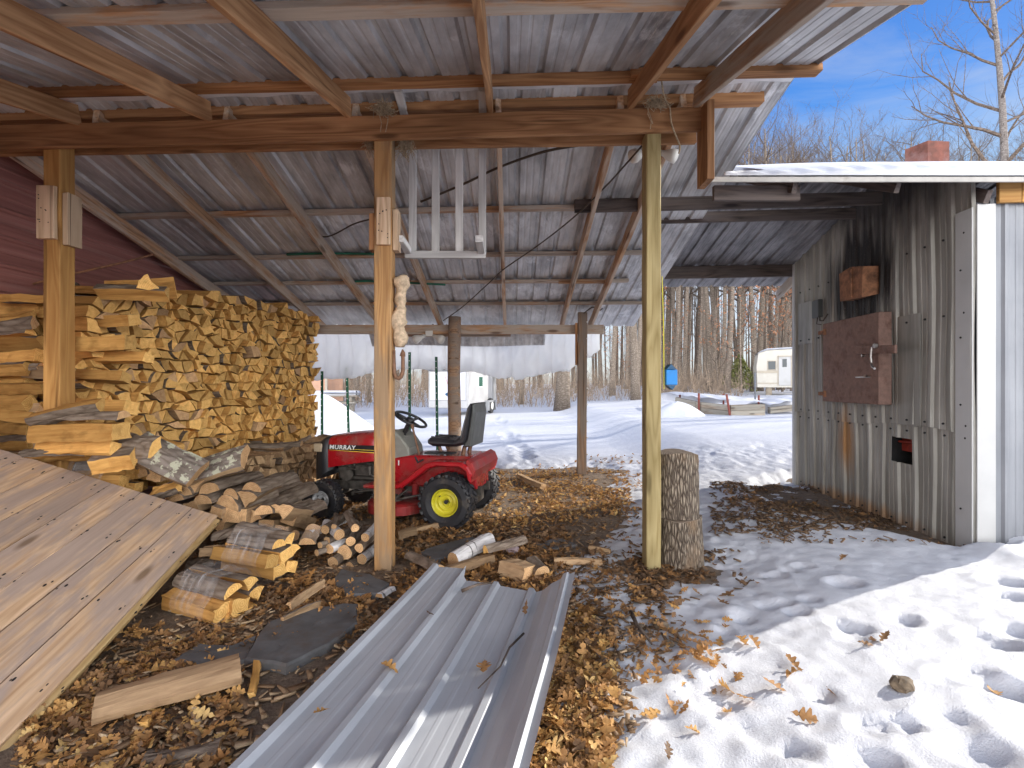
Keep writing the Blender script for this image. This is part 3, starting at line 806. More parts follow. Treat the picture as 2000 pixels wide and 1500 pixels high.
# snow that slid off the back roof and hangs in a curtain
def curtain():
    xs = np.arange(-4.2, 1.52, .022); nz = 26; V = []; F = []
    def bottom(x):
        px = 1000+x/8.75*1000
        y = np.interp(px, [500, 600, 640, 690, 740, 800, 900, 960, 1012, 1040, 1090, 1150, 1168, 1185, 1215], [742, 740, 743, 738, 728, 722, 727, 733, 745, 738, 728, 716, 702, 676, 652])
        return H-(y-750)/1000*8.75
    for x in xs:
        px = 1000+x/8.75*1000
        ztop = 2.46 if px < 735 or px > 1000 else np.interp(px, [735, 760, 985, 1000], [2.46, 2.12, 2.06, 2.40])
        zb_ = bottom(x)+.09*vnoise(np.array([x*4.4]), np.array([1.5]))[0]+.06*vnoise(np.array([x*17.0]), np.array([7.5]))[0]+(.25*vnoise(np.array([x*9.0]), np.array([3.5]))[0] if x > 1.0 else 0)-.07
        zb_ = min(zb_, ztop-.05)
        fold = .085*(abs(math.sin(x*math.pi/.2286))**.6-.5)
        for side in (0, 1):
            for k in range(nz):
                t = k/(nz-1); z = ztop+(zb_-ztop)*t
                y = 8.62+.30*math.sin(t*1.9)-.10*t*t+fold*(1-.35*t)*(1 if side == 0 else .5)
                th = .22*(1-t**4*.8)
                lump = .018*math.sin(x*9+z*11)+.012*math.sin(x*23-z*17)
                V.append((x, y+(th if side else 0)+lump, z))
    m = 2*nz
    for i in range(len(xs)-1):
        for k in range(nz-1):
            a = i*m+k; F.append((a, a+1, a+1+m, a+m))
            b = i*m+nz+k; F.append((b, b+m, b+1+m, b+1))
        a = i*m+nz-1; b = i*m+2*nz-1; F.append((a, b, b+m, a+m))
        a = i*m; b = i*m+nz; F.append((a, a+m, b+m, b))
    for i in (0, len(xs)-1):
        for k in range(nz-1):
            a = i*m+k; b = i*m+nz+k; F.append((a, b, b+1, a+1) if i == 0 else (a, a+1, b+1, b))
    return mobj('hanging_snow', mesh_np('hanging_snow', V, F, [MW['curtain']], None, True))
tag(curtain(), 'rippled slab of grey snow hanging from the back eave', 'snow', kind='stuff')

# ------------------------------------------------------------------ maroon building on the left
barn = empty('maroon_building', (-4.2, 4, 0), 'maroon ribbed metal wall of the building beside the tall firewood stack', 'building')
mb = MB(); zs = []
for k in range(0, 20):
    b = -.2+k*.2286; zs += [(b, 0), (b+.012, .018), (b+.034, .018), (b+.046, 0), (b+.12, 0), (b+.126, .005), (b+.14, .005), (b+.146, 0)]
zs = [z for z in zs if z[0] < 3.5]
V = [(-4.16+h, y, z) for (z, h) in zs for y in (-3, 1, 5, 9.2)]; F = []
for i in range(len(zs)-1):
    for j in range(3): a = i*4+j; F.append((a, a+1, a+5, a+4))
mb.add(V, F); mb.box(-4.8, -4.18, -3, 9.2, -.2, 2.3)
mb.build('wall', MW['maroon'], barn)

# ------------------------------------------------------------------ boiler shed
bs = empty('boiler_shed', (4.6, 5.6, 0), 'grey corrugated metal boiler shed with soot stains and a rusty firebox door', 'shed')
P0 = Vector((3.72, 4.25, 0)); dw = Vector((.21, 2.8, 0)).normalized()
MWALL = Matrix((dw, Vector((0, 0, 1)).cross(dw), Vector((0, 0, 1)))).transposed().to_4x4(); MWALL.translation = P0
def ztop(u):
    Y = 4.25+.997*u
    return (2.93+.45*(Y-3.9) if Y < 5.2 else 4.82-.25*Y)-.02
DSK = lambda u, z: u < 2.78 and z < ztop(u)-.1 and not (.6 < u < 1.95 and 1.1 < z < 2.7)
HU0, HU1, HZ0, HZ1 = .53, .85, .61, .85
mb = MB()
prof = rib_profile(-.17, 2.81, off=.03, h=.022)
prof = sorted(set(prof+[(HU0, 0), (HU1, 0)]))
rows = sorted(set(list(np.linspace(-.15, 1.0, 8))+[HZ0, HZ1]))
sheet(mb, prof, rows, lambda x, h, r: (x, h+.006*math.sin(x*7+r*4), r), keep=lambda x, r: not (HU0 < x < HU1 and HZ0 < r < HZ1))
V = []; nr = 9; F = []
for j in range(nr+1):
    t = j/nr
    for (x, h) in prof:
        z0 = .965+.03*math.sin(x*3); V.append((x, h+.014+.008*math.sin(x*5+t*7), z0+(ztop(x)-z0)*t))
n = len(prof)
for j in range(nr):
    for i in range(n-1): a = j*n+i; F.append((a, a+1, a+n+1, a+n))
mb.add(V, F)
# lapped patches of sheet
mb.box(.42, .72, .024, .031, .98, 2.02); mb.box(2.35, 2.72, .022, .030, 1.9, 2.45)
for z in (.06, .93, 1.03, 1.95, 2.6):
    for k in range(13):
        u = -.10+k*.2286+random.uniform(-.01, .01)
        if DSK(u, z): mb.tube([(u, .030, z), (u, .042, z+random.uniform(-.01, .01)*0)], .009, 6, 1)
mb.build('door_wall', [MW['bwall'], MW['black']], bs, MWALL)['label'] = 'stained grey wall with soot and a rust run'
# opening low in the wall
mb = MB(); mb.box(HU0-.02, HU1+.02, -.30, -.28, HZ0-.02, HZ1+.02); mb.box(HU0-.02, HU1+.02, -.28, -.005, HZ0-.03, HZ0-.02); mb.box(HU0-.03, HU0-.02, -.28, -.005, HZ0-.03, HZ1+.03)
mb.box(HU1+.02, HU1+.03, -.28, -.005, HZ0-.03, HZ1+.03); mb.box(HU0-.02, HU1+.02, -.28, -.005, HZ1+.02, HZ1+.03)
op = mb.build('draught_opening', MW['black'], bs, MWALL)
mb = MB(); mb.box(HU0-.01, HU1+.01, -.13, -.10, HZ0+.10, HZ1+.01); mb.tube([(HU0, -.06, HZ1-.03), (HU1, -.07, HZ1-.05)], .012, 8)
mb.build('red_plate', MW['firered'], op, MWALL)
# far wall edge, front wall, corner trim, header
mb = MB(); mb.box(2.79, 2.85, -.05, .05, -.1, ztop(2.8)-.02); mb.build('far_corner_trim', MW['trim'], bs, MWALL)
C0 = Vector((3.706, 4.075, 0)); fx = Vector((-.997, .075, 0)).normalized()
MFR = Matrix((fx, Vector((0, 0, 1)).cross(fx), Vector((0, 0, 1)))).transposed().to_4x4(); MFR.translation = C0
mb = MB(); sheet(mb, rib_profile(-.405, -.11, off=-.02, h=.018), [-.1, .6, 1.3, 2.0, 2.85], lambda x, h, r: (x, h-.02, r))
mb.build('front_wall', MW['frontwall'], bs, MFR)
mb = MB(); mb.box(-.128, 0.012, .0, .012, -.08, 2.80, 0, c=.003); mb.build('corner_trim', MW['trim'], bs, MFR)
mb = MB(); mb.box(-.172, 0.0, .028, .040, -.08, 2.78, 0, c=.003)
for z in (.35, 1.2, 1.75, 2.3): mb.tube([(-.06, .038, z), (-.06, .046, z)], .008, 8, 1)
mb.build('corner_trim', [MW['trim'], MW['black']], bs, MWALL)
for i, (a, b) in enumerate(((-.30, -.135), (-.41, -.305))):
    mb = MB(); mb.box(a, b, .0, .035, 2.80, 2.99, 0, c=.004); mb.build('header_board', MW['golden'], bs, MFR)
mb = MB(); RW = [(4.108, 4.045), (5.6, 4.93), (5.78, 7.0), (3.97, 7.06)]
V = [(x, y, z) for (x, y) in RW for z in (-.1, 2.9)]; mb.add(V, [(0, 2, 3, 1), (2, 4, 5, 3), (4, 6, 7, 5)]); mb.build('unseen_side_wall', MW['frontwall'], bs)  # unseen walls set at an angle so sun reaches the snow in front
# roof: front slope, back slope that reaches over the passage
def x1roof(Y): return np.interp(Y, [3.9, 4.75], [4.14, 5.9])  # unseen roof corner cut back to let the sun past
def x0roof(Y): return np.interp(Y, [3.9, 4.25, 4.6], [1.5, 2.07, 2.09])
mb = MB()
sheet(mb, rib_profile(1.5, 5.92, h=.022, off=.06), list(np.linspace(3.9, 5.2, 8)), lambda x, h, r: (min(max(x, x0roof(r)), x1roof(r)), r, 2.935+.45*(r-3.9)+h-.012*math.sin((x-1.5)*.6)))
mb.build('roof_front_slope', MW['roof_soot'], bs)
mb = MB()
sheet(mb, rib_profile(1.35, 5.92, h=.024, off=.04, mk=.12), list(np.linspace(5.2, 7.85, 10)), lambda x, h, r: (x, r-.03*(x-2) if r > 7.5 else r, 4.82-.25*r+h-.03*max(0, 2.6-x)*(r-5.2)/2.6))
mb.build('roof_back_slope', MW['roof_soot'], bs)
mb = MB(); mb.box(1.49, 4.145, 3.882, 3.897, 2.903, 2.943, 0, c=.003); mb.build('drip_edge', MW['drip'], bs)
block('fascia_board', 1.60, 2.28, 4.05, 4.09, 2.825, 2.945, MW['sooty'], bs, vertical=False)
timber('verge_board', (3.97, 7.1, 2.90), (4.05, 7.82, 2.72), .03, .15, MW['grey'], bs)
timber('rafter', (3.74, 4.02, 2.84), (3.80, 5.2, 3.45), .04, .1, MW['sooty'], bs)
for X in (2.2, 3.0): timber('rafter', (X, 3.98, 2.90), (X, 5.15, 3.48), .04, .09, MW['sooty'], bs)
# snow on its front slope
xs = np.arange(1.62, 5.9, .025); rws = np.linspace(0, 1, 22); V = []; F = []
for x in xs:
    k = smooth(np.array([(x-1.75)/1.6]))[0]
    for side in (0, 1):
        for t in rws:
            Y = 3.93+.02*math.sin(x*3.1)+1.42*t; zb_ = 2.935+.45*(min(Y, 5.2)-3.9)-.25*max(0, Y-5.2)+.024
            th = (.03+.055*k)*(1-max(0, .12-t)/.12*.45)+.010*math.sin(x*27.5)*max(0, 1-t*4)+.005*math.sin(x*2.3+t*4)
            V.append((min(max(x, x0roof(Y)+.02), x1roof(Y)-.02), Y, zb_+(th if side else 0)))
m = 2*len(rws); q = len(rws)
for i in range(len(xs)-1):
    for k in range(q-1):
        b = i*m+q+k; F.append((b, b+m, b+m+1, b+1))
    a = i*m; F.append((a, a+m, a+m+q, a+q))
for k in range(q-1): F.append((k, q+k, q+k+1, k+1))
rs = mobj('roof_snow', mesh_np('roof_snow', V, F, [MW['snow']], None, True))
tag(rs, 'smooth white snow lying on the boiler shed roof', 'snow', kind='stuff')
# chimney
mb = MB(); V = [(4.63, 5.70), (4.885, 5.72), (4.80, 5.95), (4.545, 5.92)]
VV = [(x, y, z) for z in (3.2, 4.08) for (x, y) in V]
mb.add(VV, [(0, 1, 5, 4), (1, 2, 6, 5), (2, 3, 7, 6), (3, 0, 4, 7), (4, 5, 6, 7)])
mb.build('chimney', MW['chim'], bs)
# firebox door
DU0, DU1 = .80, 1.845
mb = MB(); mb.box(DU0, DU1, .03, .155, 1.165, 2.085, 0, c=.006)
for (u, z) in ((DU1-.12, 1.98), (DU1-.10, 1.25)): pass
door = mb.build('firebox_door', MW['rust'], bs, MWALL)
for z in (1.985, 1.255):
    mb = MB(); mb.box(DU1-.06, DU1+.09, .13, .165, z-.022, z+.022, 0, c=.004); mb.tube([(DU1-.05, .15, z-.035), (DU1-.05, .15, z+.035)], .026, 10)
    mb.build('hinge', MW['rust_orange'], door, MWALL)
mb = MB()
Mb = Matrix.Translation((.80, .185, 1.71)) @ Matrix.Rotation(R(-3), 4, 'Y')
mb.box(-.30, .32, -.012, .012, -.04, .04, 0, Mb, c=.003); mb.tube([(.98, .185, 1.66), (.98, .215, 1.66)], .014, 10, 1); mb.tube([(.99, .165, 1.45), (.96, .20, 1.45)], .012, 8, 1)
bar = mb.build('latch_bar', [MW['rust'], MW['steel']], door, MWALL)
mb = MB(); mb.tube([(.78, .20, 1.74), (.80, .225, 1.73), (.81, .225, 1.64), (.81, .22, 1.58), (.77, .235, 1.54), (.70, .255, 1.52)], .011, 8)
mb.tube([(.76, .20, 1.745), (.76, .225, 1.745)], .024, 12)
mb.build('handle', MW['steel'], door, MWALL)
mb = MB(); mb.box(.93, 1.18, .156, .162, 1.435, 1.448); mb.build('scratched_rod', MW['steel'], door, MWALL)
# rusty hood over the flue
mb = MB()
V, F = [], []
u0, u1, z0, z1 = 1.02, 1.48, 2.30, 2.62
ring = lambda y, s, dz: [(u0+(.03 if s else 0), y, z0+dz), (u1-(.03 if s else 0), y, z0+dz*.3), (u1-(.01 if s else 0), y, z1-.02), ((u0+u1)/2, y, z1+.01), (u0+.02, y, z1-.03)]
a = ring(.01, 0, 0); b_ = ring(.17, 1, -.03)
mb.add(a+b_, [(i, (i+1) % 5, (i+1) % 5+5, i+5) for i in range(5)]+[(5, 6, 7, 8, 9)])
mb.box(1.22, 1.245, .165, .185, 2.30, 2.60)
mb.build('flue_hood', MW['rust_orange'], bs, MWALL)
mb = MB(); mb.box(2.08, 2.24, .03, .09, 2.20, 2.42, 0, c=.008)
jb = mb.build('junction_box', MW['seatback'], bs, MWALL)
mb = MB(); mb.tube([(2.1, .06, 2.22), (2.06, .08, 2.15), (1.98, .08, 2.14), (1.9, .07, 2.21)], .008, 6); mb.tube([(2.15, .06, 2.20), (2.14, .08, 2.12), (2.05, .07, 2.10)], .006, 6)
mb.build('wire', MW['cable'], jb, MWALL)
# ------------------------------------------------------------------ firewood
def log_mesh(name, poly, bark_edges, L, mats=('fend', 'fsplit', 'bark'), seg=5, jit=.006, front_tilt=.03, taper=.0, x0=0.0):
    """poly [(y, z)] counter-clockwise; runs from x = x0 back to x0 - L"""
    n = len(poly); V = []; F = []; mi = []
    tiltx = random.uniform(-1, 1)*front_tilt; tiltz = random.uniform(-1, 1)*front_tilt
    ph = [random.uniform(0, 6.28) for _ in range(4)]
    for i in range(seg+1):
        t = i/seg; sc = 1-taper*t
        oy = jit*1.6*math.sin(t*2.6+ph[0]); oz = jit*1.6*math.sin(t*2.2+ph[1])
        for (y, z) in poly:
            dx = (y*tiltx+z*tiltz)/.05*.03 if i in (0, seg) else 0
            V.append((x0-L*t+dx+(random.uniform(-.002, .002) if i in (0, seg) else 0), y*sc+oy+random.uniform(-1, 1)*jit*.45, z*sc+oz+random.uniform(-1, 1)*jit*.45))
    for i in range(seg):
        for k in range(n):
            a, b = i*n+k, i*n+(k+1) % n
            F.append((a, b, b+n, a+n)); mi.append(2 if k in bark_edges else 1)
    F.append(tuple(reversed(range(n)))); mi.append(0)
    F.append(tuple(range(seg*n, seg*n+n))); mi.append(0)
    return V, F, mi
def wedge_poly(r, ang, a0=0.0, k=5):
    pts = [(0, 0)]+[(r*math.cos(a0+ang*i/k)*random.uniform(.96, 1.04), r*math.sin(a0+ang*i/k)*random.uniform(.96, 1.04)) for i in range(k+1)]
    return pts, set(range(1, k+1))
def round_poly(r, k=12):
    return [(r*math.cos(2*math.pi*i/k)*random.uniform(.94, 1.06), r*math.sin(2*math.pi*i/k)*random.uniform(.94, 1.06)) for i in range(k)], set(range(k))
def half_poly(r, k=7, fl=.0):
    pts = [(r*math.cos(math.pi*i/k)*random.uniform(.97, 1.03), r*math.sin(math.pi*i/k)*random.uniform(.93, 1.03)*.9-fl) for i in range(k+1)]
    return pts, set(range(k))
def slab_poly(w, t):
    k = 5
    pts = [(w*(1-2*i/k)/2, t*(.6+.4*math.sin(math.pi*i/k))) for i in range(k+1)]+[(-w*.46, 0), (0, -t*.1), (w*.46, 0)]
    return pts, set(range(k))
def poly_of(kind, r):
    P, be = poly_raw(kind, r)
    if kind in ('round', 'half'): return P, be
    out = []; nb = set(); n = len(P)
    for i in range(n):
        p, q = P[i], P[(i+1) % n]; l = math.hypot(q[0]-p[0], q[1]-p[1]); nx, nz = (q[1]-p[1])/l, -(q[0]-p[0])/l
        if i in be: nb.add(len(out))
        out.append(p)
        if i not in be and l > r*.5:
            for t in (random.uniform(.2, .4), random.uniform(.6, .8)):
                e = random.uniform(-.09, .07)*l; out.append((p[0]+(q[0]-p[0])*t+nx*e, p[1]+(q[1]-p[1])*t+nz*e))
    return out, nb
def poly_raw(kind, r):
    if kind == 'round': return round_poly(r)
    if kind == 'half': return half_poly(r)
    if kind == 'quarter': return wedge_poly(r*1.35, R(random.uniform(75, 100)), R(random.uniform(30, 60)))
    if kind == 'wedge': return wedge_poly(r*1.5, R(random.uniform(42, 62)), R(random.uniform(40, 80)))
    if kind == 'slab': return slab_poly(r*2.4, r*.8)
    if kind == 'quad':
        return [(-r*1.0, -r*.6), (r*.9, -r*.75), (r*1.05, r*.55), (-r*.7, r*.75)], (set() if random.random() < .6 else {2})
def mat_axis(p, d, roll=0.0):
    """X axis along -d so the log runs from p towards p + d * L"""
    x = -Vector(d).normalized(); up = Vector((0, 0, 1)); y = up.cross(x).normalized(); z = x.cross(y)
    M = Matrix((x, y, z)).transposed().to_4x4(); M.translation = Vector(p)
    return M @ Matrix.Rotation(roll, 4, 'X')
def one_log(p, d, L, r, kind, label, cat='log', group=None, mats=('fend', 'fsplit', 'bark'), roll=0.0, name='split_log', taper=.03, parent=None, jit=.007):
    poly, be = poly_of(kind, r)
    V, F, mi = log_mesh(name, poly, be, L, seg=7, jit=jit, taper=taper)
    me = mesh_np(name, V, F, [MW[m] for m in mats], mi)
    o = mobj(name, me, parent, mat_axis(p, d, roll))
    if parent is None: tag(o, label, cat, group)
    return o

# --- the tall stack: one log for every visible end
STK = []
def stack_face(a, b, z0, z1, rowh, colw, L, mats, shrink=.89, prot=.05, seed=3, ztopf=None):
    rg = random.Random(seed)
    a = Vector(a); b = Vector(b); d = (b-a); Lu = d.length; d.normalize(); n = d.cross(Vector((0, 0, 1)))
    nr = int((z1-z0)/rowh)+1; nc = int(Lu/colw)+1
    P = {}
    for j in range(nr+1):
        for i in range(-1, nc+2):
            P[(i, j)] = ((i+(.5 if j % 2 else 0)+rg.uniform(-.30, .30))*colw, z0+(j+rg.uniform(-.30, .30))*rowh)
    out = []
    for j in range(nr):
        tris = []
        for i in range(-1, nc+1):
            if j % 2 == 0: A = [(i, j), (i+1, j), (i, j+1)]; B = [(i+1, j), (i+1, j+1), (i, j+1)]
            else: A = [(i, j), (i+1, j), (i+1, j+1)]; B = [(i, j), (i+1, j+1), (i, j+1)]
            tris += ([A, B] if j % 2 == 0 else [B, A])
        k = 0
        while k < len(tris):
            if k+1 < len(tris) and rg.random() < .30:
                s = set(tris[k]) | set(tris[k+1])
                if len(s) == 4:
                    pts = [P[q] for q in s]; cx = sum(p[0] for p in pts)/4; cz = sum(p[1] for p in pts)/4
                    pts.sort(key=lambda p: math.atan2(p[1]-cz, p[0]-cx)); out.append(pts); k += 2; continue
            out.append([P[q] for q in tris[k]]); k += 1
    for pts in out:
        m = len(pts); cx = sum(p[0] for p in pts)/m; cz = sum(p[1] for p in pts)/m
        if cx < -.03 or cx > Lu+.02: continue
        if ztopf and cz > ztopf(cx/Lu): continue
        pts = [((p[0]-cx)*shrink, (p[1]-cz)*shrink) for p in pts]
        ar = sum(pts[i-1][0]*pts[i][1]-pts[i][0]*pts[i-1][1] for i in range(m))
        if ar < 0: pts.reverse()
        if abs(ar) < .0032: continue
        poly = []; be = set()
        bk = rg.randrange(m) if rg.random() < .52 else -1
        for i in range(m):
            p, q = pts[i], pts[(i+1) % m]
            l = math.hypot(q[0]-p[0], q[1]-p[1]); nx, nz = (q[1]-p[1])/l, -(q[0]-p[0])/l
            poly.append(p)
            if i == bk:
                be |= {len(poly)-1, len(poly), len(poly)+1}
                for t in (.33, .67): poly.append((p[0]+(q[0]-p[0])*t+nx*l*.09, p[1]+(q[1]-p[1])*t+nz*l*.09))
            else:
                t = rg.uniform(.35, .65); e = rg.uniform(-.07, .03)
                poly.append((p[0]+(q[0]-p[0])*t+nx*l*e, p[1]+(q[1]-p[1])*t+nz*l*e))
        pos = a+d*cx+Vector((0, 0, cz))+n*(rg.uniform(-1, 1)*prot+(.06 if rg.random() < .06 else 0))
        M = Matrix((n, d, Vector((0, 0, 1)))).transposed().to_4x4(); M.translation = pos
        M = M @ Matrix.Rotation(rg.uniform(-.20, .20), 4, 'Z') @ Matrix.Rotation(rg.uniform(-.11, .11), 4, 'Y')
        V, F, mi = log_mesh('split_log', poly, be, L*rg.uniform(.9, 1.05), seg=4, jit=.005)
        depth = pos.y; share = abs(ar)/2/(depth*depth)
        STK.append((share, V, F, mi, M, mats))
stack_face((-3.42, 4.12, 0), (-2.93, 7.62, 0), .42, 2.55, .098, .135, .44, ('fend', 'fsplit', 'bark'), ztopf=lambda t: np.interp(t, [0, .05, .12, .3, .55, .8, 1], [1.98, 2.14, 2.22, 2.30, 2.40, 2.42, 2.33]))
stack_face((-2.78, 5.3, 0), (-2.40, 7.5, 0), .0, .52, .085, .10, .40, ('gend', 'gsplit', 'bark'), prot=.07, seed=8)
STK.sort(key=lambda s: -s[0])
rest = MB()
for i, (sh, V, F, mi, M, mats) in enumerate(STK):
    if i < 205:
        if mats[0] == 'fend' and random.random() < .2: mats = ('gend', 'gsplit', 'bark')
        me = mesh_np('split_log', V, F, [MW[m] for m in mats], mi)
        o = mobj('split_log', me, None, M)
        tag(o, 'split firewood log lying end-out in the tall stack by the maroon wall', 'log', 'logs of the tall firewood stack')
    else:
        off = Vector((0, random.uniform(-30, 30), random.uniform(-30, 30)))*0
        rest.add([M @ Vector(v) for v in V], F, [q+(3 if mats[0] == 'gend' else 0) for q in mi])
def firewood_world(name, c0, c1, k):
    """as the split wood, for the merged far end of the stack: tone changes from piece to piece"""
    m, nt, b = newmat(name)
    g = nd(nt, 'ShaderNodeNewGeometry')
    n = noise(nt, coords(nt, (24, 24, 24), False), 1, 5, .65)
    mr = nd(nt, 'ShaderNodeMapRange'); mr.inputs['To Min'].default_value = .68; mr.inputs['To Max'].default_value = 1.2
    lk(nt, g.outputs['Random Per Island'], mr.inputs['Value'])
    c = mix(nt, 1.0, ramp(nt, n, [(.3, c0), (.68, c1)]), mr.outputs[0], 'MULTIPLY')
    lk(nt, c, b.inputs['Base Color']); b.inputs['Roughness'].default_value = .88; b.inputs['Specular IOR Level'].default_value = .15
    bump(nt, b, n, .5, .01); return m
FW = [firewood_world('stack_end_grain', (.58, .30, .08), (.88, .56, .20), 0), firewood_world('stack_split_face', (.37, .17, .042), (.72, .42, .135), 1), MW['bark'],
      firewood_world('old_stack_end_grain', (.34, .21, .11), (.60, .42, .24), 0), firewood_world('old_stack_split_face', (.24, .15, .085), (.50, .34, .20), 1), MW['bark']]
o = rest.build('stacked_firewood', FW)
tag(o, 'far end of the firewood stack with small pale log ends', 'firewood', kind='stuff')

# --- second tier at the near end: logs lying lengthways left of the front post
PILE = 'logs lying lengthways left of the golden post'
for i, y in enumerate(list(range(594, 890, 21))):
    mt = ('gend', 'gsplit', 'bark') if i % 4 == 2 else ('fend', 'fsplit', 'bark')
    Y = 4.02+random.uniform(-.05, .06); p = at(84+random.uniform(-34, 8), y+random.uniform(-5, 5), Y)
    one_log(p, (-1, random.uniform(-.12, .14), random.uniform(-.10, .10)), random.uniform(.34, .5), random.uniform(.042, .072), random.choice(['wedge', 'quad', 'quarter', 'half']),
            'pale split log lying sideways left of the golden front post', 'log', PILE, mats=mt, roll=random.uniform(-1.5, 1.5), jit=.012)
    p = at(74+random.uniform(-20, 14), y+8, 4.18); one_log(p, (-1, random.uniform(-.1, .1), random.uniform(-.05, .05)), .5, .065, 'quad', 'pale split log lying sideways left of the golden front post', 'log', PILE, roll=random.uniform(-.8, .8), jit=.01)
# --- pieces thrown on top of the stack
TOP = [((330, 590), 4.35, (-.93, -.25, -.02), .50, .085, 'wedge', 0.2, 'long pale split log lying on top of the firewood stack'),
       ((342, 562), 4.7, (-.85, -.5, -.16), .52, .10, 'quarter', -1.2, 'uppermost pale split log leaning on top of the firewood stack'),
       ((318, 572), 4.3, (-.5, .6, .1), .30, .11, 'wedge', .9, 'broad wedge of pale wood facing forward on top of the firewood stack'),
       ((262, 622), 4.25, (-.95, .1, -.03), .5, .07, 'quad', .3, 'squared split log near the top corner of the firewood stack'),
       ((255, 668), 4.05, (-.95, -.12, -.03), .40, .085, 'quad', .15, 'broad split log jutting out of the stack beside the golden post'),
       ((248, 735), 4.08, (-.98, .05, .0), .45, .06, 'quad', -.2, 'thin split log below the broad one beside the golden post'),
       ((290, 700), 4.2, (-.98, .1, .0), .5, .06, 'quad', -.1, 'long split log jutting from the stack right of the golden post'),
       ((258, 795), 4.05, (-.98, .1, 0), .45, .075, 'quad', -.1, 'golden split log lying low beside the golden post')]
for (px, Y, d, L, r, kind, roll, lab) in TOP:
    one_log(at(*px, Y), d, L, r, kind, lab, roll=roll)
o = MB(); pts = [at(20, 588, 4.5), at(38, 582, 4.5), at(55, 578, 4.52), at(72, 570, 4.55), at(90, 566, 4.6), at(150, 562, 4.6)]
o.tube(pts, [.05, .062, .05, .06, .055, .05], 10); o = o.build('gnarled_branch', MW['bark'], None, None, True)
tag(o, 'gnarled grey branch lying on the stack left of the golden post', 'branch')

# --- heap in front of the golden post
SIDE = [((72, 800), (206, 782), 3.66, .085, 'wedge', 2.6, ('fend', 'fsplit', 'bark'), 'big pale split log on top of the heap at the golden post'),
        ((122, 822), (237, 812), 3.66, .062, 'half', .1, ('gend', 'gsplit', 'bark'), 'grey barked half log under the big pale split log'),
        ((78, 852), (236, 842), 3.66, .085, 'quad', .1, ('fend', 'fsplit', 'bark'), 'pale squared split log in the middle of the heap at the golden post'),
        ((80, 884), (228, 876), 3.66, .07, 'quad', -.2, ('fend', 'fsplit', 'bark'), 'golden split log low in the heap at the golden post'),
        ((60, 905), (180, 902), 3.66, .07, 'wedge', .6, ('fend', 'fsplit', 'bark'), 'lowest split log in the heap just above the plank panel'),
        ((180, 905), (262, 890), 3.6, .08, 'quad', .5, ('fend', 'fsplit', 'bark'), 'short split log with a splintered end beside the plastic wrapped bundle'),
        ((250, 872), (318, 885), 3.85, .10, 'quarter', 1.0, ('fend', 'fsplit', 'bark'), 'broad splintered chunk of pale wood on top of the heap'),
        ((205, 868), (262, 858), 3.9, .075, 'quad', 0, ('fend', 'fsplit', 'bark'), 'pale split log behind the splintered chunk'),
        ((300, 862), (352, 880), 4.3, .06, 'quad', .4, ('fend', 'fsplit', 'bark'), 'small split log leaning against the foot of the tall stack'),
        ((330, 905), (398, 888), 4.2, .06, 'quad', .1, ('fend', 'fsplit', 'bark'), 'flat pale board-like log on the heap right of the splintered chunk'),
        ((398, 880), (468, 884), 4.6, .055, 'quad', .0, ('fend', 'fsplit', 'bark'), 'long split log with its flat face up at the foot of the tall stack'),
        ((402, 896), (460, 900), 4.5, .05, 'half', .2, ('gend', 'gsplit', 'bark'), 'dark barked log under the flat faced log at the foot of the stack'),
        ((300, 948), (352, 938), 3.95, .07, 'wedge', 2.4, ('fend', 'fsplit', 'bark'), 'orange split log under the lichen covered slab'),
        ((268, 872), (388, 930), 3.85, .105, 'slab', .75, ('gend', 'gsplit', 'bark_lichen'), 'lichen spotted bark slab lying slanted across the heap'),
        ((383, 928), (482, 898), 4.15, .10, 'slab', .75, ('gend', 'gsplit', 'bark_lichen'), 'second lichen spotted bark slab, right of the slanted one'),
        ((476, 872), (590, 868), 5.2, .05, 'half', .1, ('gend', 'gsplit', 'bark'), 'dark barked log lying along the top of the low stack'),
        ((560, 884), (612, 850), 5.6, .045, 'half', .1, ('gend', 'gsplit', 'bark'), 'dark stick of wood leaning up in front of the green posts'),
        ((415, 1052), (500, 1042), 3.72, .055, 'half', .1, ('gend', 'gsplit', 'bark'), 'dark barked log just behind the upper wrapped bundle'),
        ((392, 1072), (470, 1076), 3.55, .04, 'quad', .1, ('gend', 'gsplit', 'bark'), 'golden stick of wood poking from under the plank panel'),
        ((370, 1105), (425, 1100), 3.66, .055, 'half', .3, ('gend', 'gsplit', 'bark'), 'grey barked log between the two wrapped bundles')]
for (a, b, Y, r, kind, roll, mats, lab) in SIDE:
    pa, pb = at(*a, Y), at(*b, Y+random.uniform(-.08, .08)); d = pa-pb
    one_log(pb, d, d.length, r, kind, lab, mats=mats, roll=roll, jit=.013)
# --- the middle pile: round-backed logs with their ends to the viewer
ENDS = [((380, 966), .105, 'quarter'), ((410, 966), .10, 'half'), ((494, 962), .085, 'half'), ((450, 970), .075, 'half'), ((394, 984), .085, 'half'), ((444, 990), .115, 'half'),
        ((480, 990), .105, 'quarter'), ((455, 1010), .10, 'quad'), ((515, 1002), .09, 'half'), ((534, 1004), .085, 'half'), ((552, 1012), .10, 'quarter'), ((570, 1030), .10, 'quarter'),
        ((484, 1026), .10, 'quarter'), ((520, 1026), .085, 'quad'), ((354, 966), .085, 'half'), ((330, 958), .07, 'round'), ((342, 980), .08, 'half'), ((372, 990), .07, 'quad'),
        ((432, 1042), .035, 'round'), ((462, 1040), .05, 'round'), ((500, 1040), .07, 'quad'), ((545, 1036), .07, 'quad'), ((575, 1046), .05, 'round'), ((598, 1048), .042, 'round'), ((420, 1000), .06, 'quad'), ((424, 1022), .07, 'quad'),
        ((270, 935), .08, 'quarter'), ((300, 925), .07, 'quad')]
